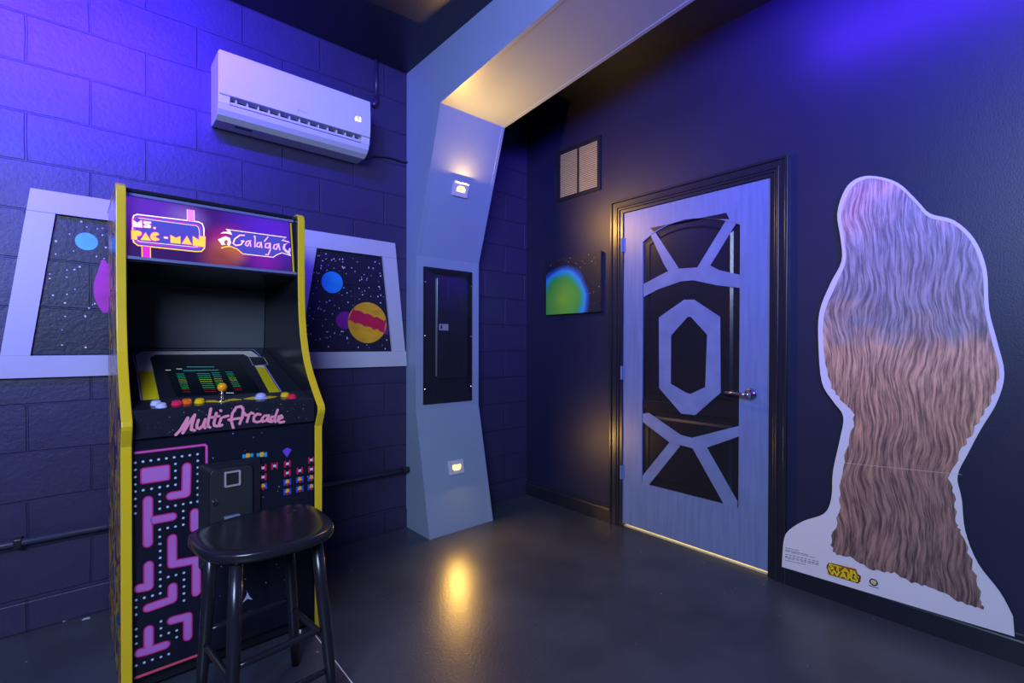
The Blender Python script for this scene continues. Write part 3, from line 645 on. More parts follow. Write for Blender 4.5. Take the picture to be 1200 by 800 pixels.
for s, x in (('l', .0), ('r', CW_-T)):
    ins = inset(sp_, .004)
    bm = NB(); prism(bm, sidefr(x+.002), ins, 0, T-.004)
    link('side_panel', bm, [M_side if s == 'l' else M_black], cab)
    # edge moulding: front, top
    outer = [p for p in sp_[:17]]; inn_ = inset(sp_, .006)[:17]; inn_[0] = (inn_[0][0], 0); inn_[16] = (.75, inn_[16][1])
    bm = NB(); prism(bm, sidefr(x), outer+inn_[::-1], 0, T); link('edge_molding', bm, M_yellow, cab, bevel=.0035, seg=3)
u0_, u1_ = T, CW_-T
FFp = Frame((0, .024, 0), (1, 0, 0), (0, 0, 1), (0, -1, 0))                     # front panel face
bm = NB(); box(bm, (u0_, .024, .075), (u1_, .040, .885)); fpan = link('front_panel', bm, mat('black_printed_panel', (.010, .011, .022), .18, var=.1), cab)
bm = NB(); box(bm, (u0_, .060, .02), (u1_, .072, .074)); link('kick_board', bm, M_black, cab)
bm = NB(); box(bm, (u0_, .735, .05), (u1_, .748, 1.77)); link('back_panel', bm, M_black, cab)
bm = NB(); box(bm, (u0_, .25, 1.766), (u1_, .735, 1.778)); link('top_panel', bm, M_black, cab)
for x in (.06, CW_-.06):
    for y in (.06, .66):
        bm = NB(); lathe(bm, Frame((x, y+.02, 0), (1, 0, 0), (0, 1, 0), (0, 0, 1)), 0, 0, [(.018, 0), (.018, .008), (.006, .012), (.006, .04)], 14); link('leveler_foot', bm, M_chrome, cab)
# control panel box
cp = [(.006, .885), (.004, .976), (.008, .982), (.150, 1.002), (.150, .885)]
M_cp = mat('dark_starry_laminate', (.016, .017, .030), .24, var=.2, scale=20)
bm = NB(); prism(bm, sidefr(u0_), cp, 0, u1_-u0_); cpo = link('control_panel', bm, M_cp, cab, bevel=.002)
FCPf = Frame((0, .006, 0), (1, 0, 0), (0, .022, -1) if 0 else (0, 0, 1), (0, -1, 0)); FCPf.o = Vector((0, .0045, 0))
d = Vector((0, .142, .020)).normalized(); FCPt = Frame((0, .008, .982), (1, 0, 0), d, Vector((0, -d.z, d.y)))
# stars on the panel front
bm = NB(); rnd = random.Random(2)
for i in range(60): disc(bm, FCPf, rnd.uniform(u0_+.01, u1_-.01), rnd.uniform(.892, .970), rnd.choice((.0007, .001, .0016)), .0006, 6)
for i in range(45): disc(bm, FCPt, rnd.uniform(u0_+.01, u1_-.01), rnd.uniform(.01, .135), rnd.choice((.0008, .0012)), .0006, 6)
link('printed_stars', bm, mat('faint_star_print', (.30, .32, .50), .5), cpo)['kind'] = 'stuff'
# title lettering on the front edge, drawn as brush strokes
sc = 8.571; L_ = lambda x, y: cpt(200+x/sc, 470+y/sc, FCPf)
bm = NB(); wst = .0094
letters = [[(52, 336), (95, 290), (172, 165)], [(172, 165), (150, 240), (122, 318)], [(122, 318), (180, 225), (242, 135)], [(242, 135), (212, 240), (206, 285), (240, 292)],
  [(278, 188), (262, 240), (265, 268), (290, 276), (325, 240), (348, 180)], [(348, 180), (332, 250), (345, 268)], [(403, 75), (375, 210), (372, 250), (395, 262)],
  [(458, 118), (434, 220), (440, 245), (468, 250)], [(410, 162), (485, 148)], [(508, 168), (484, 232), (492, 248), (515, 238)], [(501, 92), (504, 97)],
  [(528, 158), (578, 146)], [(628, 266), (606, 190), (620, 120), (660, 60), (705, 50), (728, 80), (718, 160), (692, 226)], [(582, 186), (650, 176), (722, 166)],
  [(738, 116), (752, 140), (784, 138), (808, 114), (830, 124)], [(786, 140), (766, 206)], [(900, 132), (868, 126), (836, 158), (832, 198), (868, 210), (915, 196)],
  [(985, 142), (940, 146), (915, 178), (922, 204), (960, 192), (985, 150)], [(985, 150), (970, 195), (1002, 206)], [(1050, 152), (1015, 156), (1000, 188), (1018, 206), (1045, 182)],
  [(1074, 85), (1040, 185), (1052, 208)], [(1078, 186), (1122, 164), (1112, 142), (1084, 154), (1074, 192), (1098, 213), (1138, 204)]]
for l in letters: stroke(bm, FCPf, [L_(*p) for p in l], wst, .0009)
link('title_lettering', bm, mat('pink_lettering', (.95, .30, .42), .5, var=.08), cpo)
# controls on the top
def cptop(px, py): return cpt(px, py, FCPt)
def button(px, py, col, nm, r=.015, hgt=.014):
    x, y = cptop(px, py); bm = NB(); y = max(.020, min(.125, y))
    lathe(bm, FCPt, x, y, [(r*1.15, 0), (r*1.15, .004), (r, .006), (r*.98, hgt*.8), (r*.8, hgt), (r*.3, hgt*.9)], 20); return link(nm, bm, mat(nm+'_plastic', col, .18, var=.05), cpo, smooth=False)
for px, py, c in ((183, 474, (.55, .58, .9)), (189, 477, (.55, .58, .9)), (207, 474, (.85, .02, .10)), (219, 472, (.9, .16, .02)), (234, 471.5, (.85, .55, .01)), (334, 464, (.85, .50, .01)), (342, 466, (.85, .02, .08))):
    button(px, py, c, 'push_button')['label'] = {(.55, .58, .9): 'pale blue button', (.85, .02, .10): 'red button', (.9, .16, .02): 'orange button', (.85, .55, .01): 'yellow button', (.85, .50, .01): 'yellow button', (.85, .02, .08): 'red button'}[c]
x, y = cptop(306.5, 466.5); y = .06
bm = NB(); lathe(bm, FCPt, x, y, [(.026, 0), (.026, .002), (.021, .004)], 28); lathe(bm, FCPt, x, y, [(.0195, .002), (.019, .009), (.015, .015), (.008, .019), (.002, .020)], 28); link('trackball', bm, mat('pale_blue_ball', (.40, .45, .80), .08, var=.03), cpo, smooth=True)
bm = NB(); prism(bm, FCPt, [(x-.062, y), (x-.03, y+.020), (x, y+.026), (x+.03, y+.020), (x+.062, y), (x+.03, y-.020), (x, y-.026), (x-.03, y-.020)], 0, .0012); link('trackball_graphic', bm, M_yellow, cpo)
x, y = cptop(261.5, 471); y = .055
bm = NB(); prism(bm, FCPt, [(x-.068, y-.004), (x-.045, y+.016), (x-.02, y+.010), (x, y+.022), (x+.02, y+.010), (x+.045, y+.016), (x+.068, y-.004), (x+.03, y-.010), (x, y-.026), (x-.03, y-.010)], 0, .0014); link('joystick_graphic', bm, M_yellow, cpo)
bm = NB(); lathe(bm, FCPt, x, y, [(.020, .0014), (.019, .004), (.010, .006)], 24); lathe(bm, FCPt, x, y, [(.0062, .003), (.0055, .040)], 16); js = link('joystick', bm, M_chrome, cpo, smooth=True)
bm = NB(); R_ = .0165; lathe(bm, FCPt, x, y, [(R_*sin(a*pi/14)+.0003, .052-R_*cos(a*pi/14)) for a in range(15)], 24); link('ball_top', bm, mat('orange_ball', (.95, .36, .01), .12, var=.04), js, smooth=True)
# monitor bezel
b0, b1 = Vector((0, .150, 1.000)), Vector((0, .715, 1.185)); bd = (b1-b0); BL = bd.length; bd.normalize()
FB = Frame(b0, (1, 0, 0), bd, Vector((0, -bd.z, bd.y)))
Z4 = lambda x, y: cpt(120+x/4.444, 400+y/4.444, FB)
bm = NB(); prism(bm, FB, [(u0_, 0), (u1_, 0), (u1_, BL), (u0_, BL)], -.012, 0); bez = link('monitor_bezel', bm, M_cp, cab)
sT = [Z4(330, 95), Z4(715, 85), Z4(812, 262), Z4(362, 292)]
sx0 = (sT[0][0]+sT[3][0])/2; sx1 = (sT[1][0]+sT[2][0])/2; sy1 = (sT[0][1]+sT[1][1])/2; sy0 = max(.012, (sT[2][1]+sT[3][1])/2)
bm = NB(); prism(bm, FB, rrect(sx0, sy0, sx1, sy1, .008, 4), 0, .0006)
scr = link('screen', bm, mat('dark_glass', (.006, .010, .014), .10, var=.1), bez)
# yellow/grey racing border around the screen
ox0, ox1 = Z4(185, 155)[0], Z4(900, 270)[0]; 
oo = [Z4(205, 318), Z4(186, 155), Z4(172, 72), Z4(205, 52), Z4(775, 50), Z4(808, 72), Z4(845, 135), Z4(930, 268)]
ii = [Z4(300, 318), Z4(265, 155), Z4(248, 85), Z4(275, 68), Z4(735, 66), Z4(765, 82), Z4(798, 135), Z4(872, 272)]
my = mat('bezel_yellow_print', (.70, .55, .01), .3); mg = mat('bezel_tan_print', (.75, .70, .62), .3)
bm = NB()
prism(bm, FB, [oo[0], oo[1], ii[1], ii[0]], 0, .0008, 0); prism(bm, FB, [oo[6], oo[7], ii[7], ii[6]], 0, .0008, 0)
prism(bm, FB, [oo[1], oo[2], oo[3], oo[4], oo[5], oo[6], ii[6], ii[5], ii[4], ii[3], ii[2], ii[1]], 0, .0008, 1)
link('bezel_stripe', bm, [my, mg], bez)
bm = NB(); ml = [Z4(203, 320), Z4(180, 155), Z4(158, 68), Z4(178, 44), Z4(785, 42), Z4(815, 68), Z4(850, 135), Z4(935, 268)]
stroke(bm, FB, ml, .004, .0009, 0); ml2 = [Z4(209, 320), Z4(186, 155)]; stroke(bm, FB, ml2, .003, .0012, 1); stroke(bm, FB, [Z4(846, 135), Z4(929, 268)], .003, .0012, 1)
link('bezel_pinstripe', bm, [mat('blue_pinstripe', (.35, .38, .95), .3), mat('red_pinstripe', (.35, .01, .06), .4)], bez)
bm = NB(); q4 = [Z4(762, 82), Z4(840, 84), Z4(862, 122), Z4(785, 128)]; prism(bm, FB, q4, .0005, .002, 0); stroke(bm, FB, q4, .003, .0024, 1, closed=True)
link('info_card', bm, [M_cp, mat('card_border', (.5, .48, .42), .4)], bez)
# glowing score table: rows of tiny coloured characters
bm = NB(); cols = [(0.0, .55, .35), (.02, .50, .10), (.45, .62, .05), (.02, .60, .12), (.30, .01, .02), (.75, .80, .80), (.02, .45, .45)]
S5 = lambda x, y: cpt(175+x/7.059, 400+y/7.059, FB)
def row(x0_, x1_, y, mi, n=6, hh=.0030, tilt=0):
    for k in range(n):
        a = x0_+(x1_-x0_)*k/n; b = a+(x1_-x0_)/n*.72
        stroke(bm, FB, [S5(a, y+tilt*k/n), S5(b, y+tilt*(k+.7)/n)], hh*1.5, .0009, mi, caps=False)
M_glow = [mat('screen_glow', c, .4, var=.02, emit=.9) for c in cols]
def flush(nm):
    global bm
    link(nm, bm, M_glow, scr); bm = NB()
row(310, 540, 212, 6, 16); flush('score_heading'); row(280, 575, 243, 6, 22, tilt=-6); flush('score_heading')
row(225, 272, 228, 5, 4); row(135, 180, 238, 5, 4); row(635, 698, 427, 5, 6); flush('white_screen_text')
mis = [0, 6, 3, 2, 2, 3, 1, 3, 4, 4]
for fn in (lambda k: (225+k*5.8, 290+k*5.8, 270+k*16.5, mis[k], 6), lambda k: (392+k*7.25, 500+k*6.1, 267+k*16.5, mis[k], 9), lambda k: (518+k*5.8, 585+k*5.8, 261+k*16.5, mis[k], 6), lambda k: (630+k*8.7, 690+k*9.3, 254+k*16.5, mis[k], 6)):
    for k in range(10): row(*fn(k), hh=.002)
    flush('score_column')
bm.free()
# cavity behind the screen
bm = NB(); bk0, bk1 = (.715, 1.185), (.690, 1.480); prism(bm, sidefr(u0_), [bk0, bk1, (.705, 1.480), (.730, 1.185)], 0, u1_-u0_); link('back_board', bm, mat('grey_black_board', (.075, .08, .095), .4, var=.1), cab)
bm = NB(); prism(bm, sidefr(u0_), [(.222, 1.505), (.690, 1.472), (.690, 1.484), (.222, 1.517)], 0, u1_-u0_); link('speaker_panel', bm, M_black, cab)
# marquee
m0, m1 = Vector((0, .222, 1.520)), Vector((0, .262, 1.752)); md = (m1-m0); ML = md.length; md.normalize(); FM = Frame(m0, (1, 0, 0), md, Vector((0, -md.z, md.y)))
def marquee_mat():
    m, nt, b = nodes('backlit_marquee'); L = nt.links
    tc = N(nt, 'ShaderNodeTexCoord')
    def blob(cx, cz, rad):
        mp = N(nt, 'ShaderNodeMapping'); mp.vector_type = 'POINT'; mp.inputs['Location'].default_value = (-cx, 0, -cz); mp.inputs['Scale'].default_value = (1, 0, 1.3)
        mp.inputs['Location'].default_value = (-cx, 0, -cz*1.3); L.new(tc.outputs['Object'], mp.inputs[0])
        ln = N(nt, 'ShaderNodeVectorMath', operation='LENGTH'); L.new(mp.outputs[0], ln.inputs[0])
        mr = N(nt, 'ShaderNodeMapRange'); mr.interpolation_type = 'SMOOTHSTEP'; mr.inputs[1].default_value = rad; mr.inputs[2].default_value = 0; L.new(ln.outputs['Value'], mr.inputs[0]); return mr
    base = N(nt, 'ShaderNodeMix', data_type='RGBA'); base.inputs[6].default_value = (.045, .008, .13, 1); base.inputs[7].default_value = (.12, .02, .85, 1)
    L.new(blob(.53, 1.70, .28).outputs[0], base.inputs[0]); prev = base
    for cx, cz, rad, c in ((.12, 1.72, .22, (.16, .035, .75)), (.22, 1.70, .10, (.30, .16, .75)), (.37, 1.62, .13, (.62, .02, .28)), (.365, 1.585, .10, (.70, .20, .02)), (.33, 1.55, .10, (.35, .06, .03)), (.50, 1.56, .10, (.26, .01, .45))):
        mx = N(nt, 'ShaderNodeMix', data_type='RGBA'); mx.inputs[7].default_value = (*c, 1); L.new(blob(cx, cz, rad).outputs[0], mx.inputs[0]); L.new(prev.outputs[2], mx.inputs[6]); prev = mx
    b.inputs['Base Color'].default_value = (.02, .01, .04, 1); L.new(prev.outputs[2], b.inputs['Emission Color']); b.inputs['Emission Strength'].default_value = .75; b.inputs['Roughness'].default_value = .2
    return m
bm = NB(); prism(bm, FM, [(u0_, 0), (u1_, 0), (u1_, ML), (u0_, ML)], -.004, 0); mq = link('marquee', bm, marquee_mat(), cab)
def E(nm, c, e=.8): return mat(nm, c, .3, var=.03, emit=e)
MM = [E('lit_cream', (1, .72, .62)), E('lit_magenta', (.62, .02, .40)), E('lit_yellow', (1, .52, .05)), E('lit_blue', (.06, .05, .30)), E('lit_lilac', (.62, .42, .95)), E('lit_pink', (.85, .20, .62))]
K5 = lambda x, y: cpt(145+x/11.43, 235+y/11.43, FM)
bm = NB()
rr_ = [(180, 185), (1000, 285), (1050, 310), (1072, 370), (1078, 640), (1040, 680), (960, 682), (190, 600), (135, 560), (120, 500), (118, 250), (135, 200)]
prism(bm, FM, [K5(*p) for p in rr_], 0, .0004, 3)
stroke(bm, FM, [K5(*p) for p in rr_[:5]], .0045, .0006, 0); stroke(bm, FM, [K5(*p) for p in rr_[4:9]], .0045, .0006, 2); stroke(bm, FM, [K5(*p) for p in rr_[8:]+rr_[:1]], .0045, .0006, 0)
ri = [(190, 215), (985, 318), (1020, 345), (1035, 400), (1040, 610), (1010, 645), (950, 646), (200, 568), (160, 540), (150, 480), (148, 260), (160, 225)]
stroke(bm, FM, [K5(*p) for p in ri], .0028, .0007, 1, closed=True)
ri = [(200, 235), (975, 338), (1000, 360), (1012, 410), (1015, 600), (990, 622), (940, 622), (210, 548), (180, 530)]
stroke(bm, FM, [K5(*p) for p in ri], .0022, .0008, 0)
prism(bm, FM, [K5(*p) for p in ((845, 118), (945, 130), (948, 283), (848, 270))], .0002, .0008, 5); stroke(bm, FM, [K5(848, 120), K5(850, 272)], .002, .001, 0, caps=False); stroke(bm, FM, [K5(944, 132), K5(946, 284)], .002, .001, 0, caps=False)
prism(bm, FM, [K5(*p) for p in ((238, 605), (362, 620), (362, 776), (242, 768))], .0002, .0008, 1); stroke(bm, FM, [K5(242, 608), K5(246, 766)], .0026, .001, 2, caps=False); stroke(bm, FM, [K5(358, 622), K5(358, 774)], .0026, .001, 2, caps=False)
glyph = [([(112, 250), (180, 300), (240, 262), (248, 362), (115, 350)], 0), ([(262, 272), (365, 286), (365, 310), (318, 308), (362, 330), (362, 370), (262, 360), (262, 334), (308, 334), (264, 310)], 0), ([(400, 356), (425, 360), (425, 382), (400, 378)], 0),
  ([(100, 398), (200, 405), (238, 425), (238, 458), (205, 478), (180, 480), (180, 527), (106, 520)], 2), ([(290, 430), (364, 538), (226, 526)], 2),
  ([(475, 455), (455, 432), (415, 422), (375, 438), (355, 475), (362, 515), (400, 540), (445, 540), (482, 522), (412, 482)], 2), ([(540, 484), (590, 490), (590, 512), (540, 506)], 0),
  ([(626, 462), (698, 502), (755, 478), (760, 578), (628, 566)], 2), ([(846, 475), (912, 592), (778, 578)], 2), ([(925, 476), (1008, 530), (1008, 476), (1095, 484), (1090, 625), (925, 602)], 2)]
for g, mi in glyph:
    L2 = [K5(*p) for p in g]; stroke(bm, FM, L2, .0042, .0011, 1, closed=True)
for g, mi in glyph: prism(bm, FM, [K5(*p) for p in g], .0012, .0016, mi)
link('marquee_sign_lettering', bm, MM, mq)
K6 = lambda x, y: cpt(245+x/10.664, 250+y/10.664, FM)
bm = NB()
prism(bm, FM, [K6(*p) for p in ((260, 215), (930, 300), (900, 345), (960, 380), (920, 440), (950, 485), (880, 500), (800, 545), (420, 500), (350, 445), (265, 410), (280, 350), (240, 300), (290, 270))], 0, .0004, 3)
stroke(bm, FM, [K6(*p) for p in ((215, 200), (580, 248), (960, 300))], .0032, .0008, 0)
for g in ([(205, 195), (255, 205), (290, 268), (215, 250), (140, 252), (175, 232), (240, 228)], [(110, 325), (205, 285), (262, 310), (275, 370), (250, 410), (225, 390), (235, 340), (200, 330), (185, 365), (205, 390), (160, 395)],
          [(960, 300), (900, 340), (1015, 370), (985, 345), (930, 332)], [(985, 372), (930, 385), (918, 440), (950, 480), (1022, 532), (1010, 480), (1048, 442), (1005, 430), (985, 470), (950, 440), (950, 400)]):
    prism(bm, FM, [K6(*p) for p in g], .0005, .0009, 0 if g[0][0] < 900 else 4)
stroke(bm, FM, [K6(*p) for p in ((155, 432), (215, 415), (275, 415), (350, 445), (420, 505))], .0045, .0008, 2)
stroke(bm, FM, [K6(*p) for p in ((420, 505), (610, 527), (800, 548), (850, 515), (910, 492), (1020, 528))], .0030, .0008, 0)
for l in [[(440, 275), (385, 272), (320, 320), (300, 375), (335, 402), (395, 392), (432, 345), (402, 345)], [(520, 342), (468, 350), (452, 392), (480, 410), (512, 352), (520, 412)], [(560, 290), (574, 285), (572, 420)],
          [(652, 362), (604, 370), (594, 412), (628, 422), (650, 368), (658, 428)], [(735, 295), (690, 350)], [(762, 372), (706, 380), (700, 425), (742, 432), (762, 378), (765, 452), (738, 518), (706, 515)], [(872, 382), (816, 394), (802, 436), (838, 450), (868, 390), (884, 456)]]:
    stroke(bm, FM, [K6(*p) for p in l], .0058, .0010, 5); stroke(bm, FM, [K6(*p) for p in l], .0034, .0013, 4 if l[0][0] > 500 else 0)
link('marquee_script_lettering', bm, MM, mq)
M_ret = mat('blue_grey_retainer', (.25, .30, .55), .3, .5)
bm = NB(); prism(bm, FM, [(u0_, ML-.002), (u1_, ML-.002), (u1_, ML+.010), (u0_, ML+.010)], -.008, .010); link('marquee_retainer', bm, M_ret, cab, bevel=.002)
bm = NB(); prism(bm, FM, [(u0_, -.010), (u1_, -.010), (u1_, .002), (u0_, .002)], -.008, .010); link('marquee_retainer', bm, M_ret, cab, bevel=.002)
bm = NB(); prism(bm, FM, [(u1_-.015, .004), (u1_-.009, .004), (u1_-.009, ML-.004), (u1_-.015, ML-.004)], 0, .003); link('marquee_end_strip', bm, M_yellow, cab)
bm = NB(); prism(bm, FM, [(u1_-.019, .002), (u1_, .002), (u1_, ML-.002), (u1_-.019, ML-.002)], -.001, .001); link('marquee_end_plate', bm, M_black, cab)

# front graphic: a plain maze-like pattern of rounded pink bars and pale dots
K7 = lambda px, py: cpt(px, py, FFp)
Q1 = lambda x, y: K7(110+x/4.708, 470+y/4.706); Q2 = lambda x, y: K7(110+x/4.708, 630+y/4.706)
bm = NB(); wb = .030
bars = [[Q1(512, 360), Q1(508, 508), Q1(425, 522)], [Q1(298, 545), Q1(298, 640), Q1(298, 780), Q2(298, 30)], [Q1(330, 655), Q1(432, 636)],
  [Q1(556, 612), Q1(556, 700)], [Q1(432, 755), Q2(432, 145), Q2(565, 122), Q2(565, 300)], [Q2(302, 150), Q2(302, 268), Q2(195, 292)], [Q2(434, 270), Q2(434, 338), Q2(298, 386)], [Q2(430, 455), Q2(518, 432), Q2(518, 545)], [Q2(302, 505), Q2(302, 590)], [Q2(195, 652), Q2(300, 622), Q2(395, 590)]]
umin = u0_+.004
bars = [[(max(umin+wb/2, p[0]), p[1]) for p in b] for b in bars]
for b in bars: stroke(bm, FFp, b, wb, .0006, 0)
for b in bars: stroke(bm, FFp, b, wb-.008, .0012, 1)
c = Q1(340, 402); prism(bm, FFp, rrect(c[0]-.042, c[1]-.028, c[0]+.042, c[1]+.028, .008), .0002, .0008, 0); prism(bm, FFp, rrect(c[0]-.038, c[1]-.024, c[0]+.038, c[1]+.024, .006), .0008, .0013, 1)
bd_ = [K7(152, 531), K7(242, 521), K7(243, 600), K7(244, 760)]; bd_[0] = (umin+.003, bd_[0][1])
top_l = [(umin+.003, bd_[0][1]), (bd_[1][0], bd_[1][1])]; zt_ = (top_l[0][1]+top_l[1][1])/2; xr_ = bd_[1][0]; zb_ = K7(246, 762)[1]
stroke(bm, FFp, [(umin+.004, zt_), (xr_-.006, zt_), (xr_, zt_-.006), (xr_, zb_)], .009, .0006, 0); stroke(bm, FFp, [(umin+.004, zb_), (xr_, zb_)], .009, .0006, 2)
stroke(bm, FFp, [(umin+.004, zt_), (xr_-.006, zt_), (xr_, zt_-.006), (xr_, zb_)], .004, .0010, 1)
dots = [(x, 338-(x-228)*.135) for x in range(228, 580, 43)]+[(228, y) for y in range(378, 640, 40)]+[(450, y) for y in (345, 383, 422, 460)]+[(272, 490), (318, 482), (363, 474), (407, 467)]+[(363, y) for y in (513, 552, 592, 707, 747, 786)]+[(450, 574), (493, 567), (535, 558), (407, 582)]+[(493, y) for y in (605, 643, 680)]+[(407, 698), (450, 690)]+[(573, y) for y in (328, 365, 400, 440, 477, 515, 552)]
dots2 = [(366, y) for y in (33, 72, 110, 150, 188, 228, 266, 305)]+[(410, 215), (453, 204), (497, 192), (497, 230), (497, 268), (497, 306), (497, 345)]+[(233, y) for y in (343, 383, 423, 503, 543, 583)]+[(278, 330), (323, 318)]+[(370, y) for y in (460, 498, 538)]+[(413, 524), (457, 510), (457, 547)]+[(233, 704), (278, 687), (323, 671), (370, 656), (413, 640)]
for q, l in ((Q1, dots), (Q2, dots2)):
    for p in l:
        c = q(*p); disc(bm, FFp, c[0], c[1], .0042, .0008, 8, 3)
link('maze_graphic', bm, [mat('print_magenta', (.66, .02, .22), .3), mat('print_pink', (.52, .16, .52), .3, var=.3, scale=3), mat('print_red_pink', (.75, .08, .16), .3), mat('print_dot', (.55, .60, .85), .3)], fpan)
# right half: small plain coloured marks and star specks
M_marks = [mat('mark_red', (.70, .01, .06), .3), mat('mark_blue', (.03, .08, .65), .3), mat('mark_yellow', (.85, .45, .03), .3), mat('mark_cyan', (.02, .35, .65), .3), mat('mark_violet', (.18, .06, .65), .3), mat('mark_white', (.60, .62, .85), .3)]
G = lambda x, y: K7(280+x/6.667, 500+y/6.667)
def mark(x, y, fn, nm='printed_mark', c=None):
    bm = NB(); fn(bm, c or G(x, y)); return link(nm, bm, M_marks, fpan)
def block(bm, c, w_, h_, mi, up_=0): prism(bm, FFp, rrect(c[0]-w_/2, c[1]-h_/2, c[0]+w_/2, c[1]+h_/2, .002, 2), .0003, .0008+up_, mi)
def red_(bm, c): block(bm, c, .022, .010, 5); block(bm, (c[0]-.009, c[1]), .007, .026, 0, .0002); block(bm, (c[0]+.009, c[1]), .007, .026, 0, .0002)
def blu_(bm, c): block(bm, c, .022, .008, 2); block(bm, (c[0], c[1]+.004), .012, .014, 2, .0001); block(bm, (c[0], c[1]-.008), .009, .010, 0, .0002); block(bm, (c[0]-.011, c[1]), .007, .024, 1, .0003); block(bm, (c[0]+.011, c[1]), .007, .024, 1, .0003)
def cya_(bm, c): block(bm, (c[0], c[1]), .034, .008, 3); block(bm, (c[0]-.014, c[1]-.002), .010, .018, 3, .0001); block(bm, (c[0]+.014, c[1]-.002), .010, .018, 3, .0001); block(bm, c, .014, .018, 2, .0002)
for p in ((188, 320), (188, 392), (278, 305), (378, 288), (378, 360), (475, 342), (565, 258), (565, 330)): mark(*p, red_)
for p in ((188, 465), (378, 432), (378, 505), (475, 412), (475, 485), (565, 398), (565, 468)): mark(*p, blu_)
for p in ((70, 225), (178, 215)): mark(*p, cya_)
mark(375, 195, lambda bm, c: prism(bm, FFp, [(c[0]-.018, c[1]+.006), (c[0], c[1]-.022), (c[0]+.018, c[1]+.006), (c[0], c[1]+.018)], .0003, .0008, 4))
mark(0, 0, lambda bm, c: prism(bm, FFp, [(c[0]-.018, c[1]-.014), (c[0], c[1]-.004), (c[0]+.018, c[1]-.014), (c[0]+.006, c[1]+.004), (c[0], c[1]+.022), (c[0]-.006, c[1]+.004)], .0003, .0008, 5), c=K7(290, 700))
rnd = random.Random(11); bm = NB()
for i in range(40): disc(bm, FFp, rnd.uniform(xr_+.02, u1_-.01), rnd.uniform(.25, .87), rnd.choice((.0009, .0013, .0018)), .0008, 6)
link('printed_stars', bm, M_marks[5], fpan)['kind'] = 'stuff'
bm = NB()
for i in range(13):
    z_ = .53-.0125*i; hw = .030+.0030*i; cx_ = K7(343, 660)[0]+.006
    stroke(bm, FFp, [(cx_-hw+2*hw*k/12, z_+.0022*(-1)**k) for k in range(13)], .0026, .0008, 0, caps=False)
link('wavy_beam_print', bm, mat('beam_blue', (.02, .30, .75), .3), fpan)
# coin door
G3 = lambda x, y: K7(225+x/8.889, 525+y/8.889)
FK = Frame((0, .001, 0), (1, 0, 0), (0, 0, 1), (0, -1, 0)); G3 = lambda x, y: cpt(225+x/8.889, 525+y/8.889, FK)
cx0, cx1 = G3(75, 300)[0], G3(720, 300)[0]; cz1 = (G3(75, 170)[1]+G3(720, 98)[1])/2; cz0 = cz1-.38
outl = rrect(cx0, cz0, cx1, cz1, .012, 3); innl = rrect(cx0+.030, cz0+.030, cx1-.026, cz1-.022, .022, 3); 
ol2 = rrect(cx0+.002, cz0+.002, cx1-.002, cz1-.002, .012, 3)
bm = NB(); loft(bm, FFp, [(outl, 0), (outl, .012), (innl, .024)], cap=False); prism(bm, FFp, [outl, innl], 0, .003); cdf = link('coin_door_frame', bm, M_satin, cab)
dl = rrect(cx0+.032, cz0+.032, cx1-.028, cz1-.024, .020, 5); bm = NB(); loft(bm, FFp, [(dl, .001), (dl, .021), (inset(dl, .0025), .023)]); cdd = link('coin_door', bm, mat('coin_door_metal', (.020, .021, .026), .42, bump=.3, bscale=300), cab)
c = (G3(335, 320)[0]+G3(505, 320)[0])/2; cz = (G3(420, 235)[1]+G3(420, 395)[1])/2; ww = (G3(505, 320)[0]-G3(335, 320)[0])/2; hh = ww*1.05
bm = NB(); prism(bm, FFp, [rrect(c-ww, cz-hh, c+ww, cz+hh, .004, 3), rrect(c-ww+.006, cz-hh+.006, c+ww-.006, cz+hh-.006, .002, 2)], .022, .030); link('coin_return_frame', bm, mat('brushed_steel', (.50, .46, .46), .35, .3), cdd, bevel=.0015)
bm = NB(); prism(bm, FFp, rrect(c-ww+.005, cz-hh+.005, c+ww-.005, cz+hh-.005, .002, 2), .0225, .0235); link('coin_return_hole', bm, M_dark, cdd)
c = G3(240, 565); bm = NB(); lathe(bm, FFp, c[0], c[1], [(.0105, .023), (.0105, .027), (.008, .030), (.003, .0295)], 24); link('door_lock', bm, M_chrome, cdd, smooth=False)
c = G3(415, 706); bm = NB(); prism(bm, FFp, rrect(c[0]-.026, c[1]-.006, c[0]+.026, c[1]+.004, .003, 3), .022, .036); link('door_pull', bm, mat('blue_grey_pull', (.35, .37, .55), .3, .4), cdd, bevel=.002)

# ================================================================== STOOL
SC = Vector((-2.240, -1.122, 0))
st = thing('bar_stool', 'black wooden stool with round cornered seat in front of the arcade cabinet', 'stool', SC)
z_s = .605
ol = [(-2.442, -1.045), (-2.410, -.990), (-2.345, -.960), (-2.265, -.938), (-2.190, -.933), (-2.115, -.938), (-2.068, -.958), (-2.045, -1.005), (-2.038, -1.090), (-2.041, -1.175), (-2.056, -1.240), (-2.085, -1.280), (-2.125, -1.303), (-2.172, -1.314), (-2.225, -1.316), (-2.285, -1.312), (-2.345, -1.296), (-2.395, -1.258), (-2.425, -1.205), (-2.440, -1.130)]
lp = smooth_loop([(x-SC.x, y-SC.y) for x, y in ol], True, 4)
FSe = Frame((0, 0, 0), (1, 0, 0), (0, 1, 0), (0, 0, 1)); bm = NB()
loft(bm, FSe, [(inset(lp, .020), z_s-.036), (inset(lp, .006), z_s-.032), (lp, z_s-.024), (lp, z_s-.008), (inset(lp, .003), z_s-.003), (inset(lp, .010), z_s), (inset(lp, .04), z_s-.001), (inset(lp, .09), z_s-.004)], cap0=True)
link('seat', bm, M_satin, st, smooth=True)
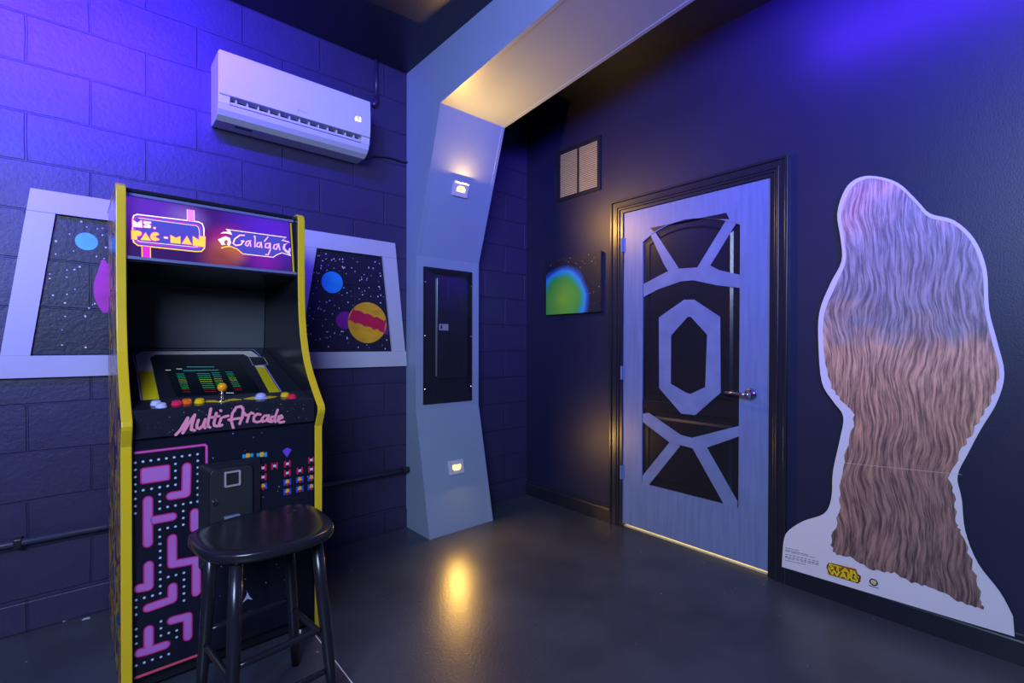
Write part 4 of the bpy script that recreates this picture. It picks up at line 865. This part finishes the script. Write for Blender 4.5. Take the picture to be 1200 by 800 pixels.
ra = radians(6)
legs = {}
for nm, sx, sy in (('bl', -1, 1), ('fl', -1, -1), ('br', 1, 1), ('fr', 1, -1)):
    o = Vector((sx*.158, sy*.148, 0)); o = Vector((o.x*cos(ra)-o.y*sin(ra), o.x*sin(ra)+o.y*cos(ra), 0))
    tp_ = Vector((o.x*.76, o.y*.76, z_s-.030)); legs[nm] = (o+Vector((.010, .008, 0)), tp_)
    bm = NB(); P = [legs[nm][0].lerp(tp_, t) for t in (0, .25, .6, 1)]; tube(bm, P, .018, 16, radii=[.0145, .0175, .0195, .0175]); link('leg', bm, M_satin, st, smooth=True)
def lg(n, z): a, b = legs[n]; return a.lerp(b, z/b.z)
for a, b, z in (('fl', 'fr', .265), ('fl', 'fr', .125), ('bl', 'br', .265), ('bl', 'fl', .225), ('br', 'fr', .225)):
    bm = NB(); A_, B_ = lg(a, z), lg(b, z); tube(bm, [A_.lerp(B_, t) for t in (0, .15, .5, .85, 1)], .01, 12, radii=[.0075, .0095, .011, .0095, .0075]); link('rung', bm, M_satin, st, smooth=True)
# ================================================================== SMALL THINGS ON THE FLOOR
bm = NB(); box(bm, (-1.970, -1.22, .0), (-1.966, -.78, .0012)); tag(link('floor_tape', bm, mat('white_tape', (.75, .72, .85), .5)), 'thin white line on the dark floor right of the stool', 'tape')
M_chip = mat('white_paint_chip', (.6, .6, .7), .6)
for (px, py, a_, lab) in ((79, 726, .3, 'thin white paint flake on the floor by the block wall, left of the broader flake'), (101, 725, -.2, 'broad white paint flake on the floor by the block wall, next to the arcade cabinet')):
    P = hit(px, py, (0, 0, 0), (0, 0, 1)); bm = NB(); ww = .018 if a_ > 0 else .014
    prism(bm, Frame(P, (cos(a_), sin(a_), 0), (-sin(a_), cos(a_), 0), (0, 0, 1)), [(-ww, -.006), (ww, -.003), (ww*.8, .008), (0, .013 if a_ < 0 else .004), (-ww*.8, .006)], 0, .002); o = link('paint_chip', bm, M_chip); tag(o, lab, 'paint chip', 'paint flakes by the block wall')
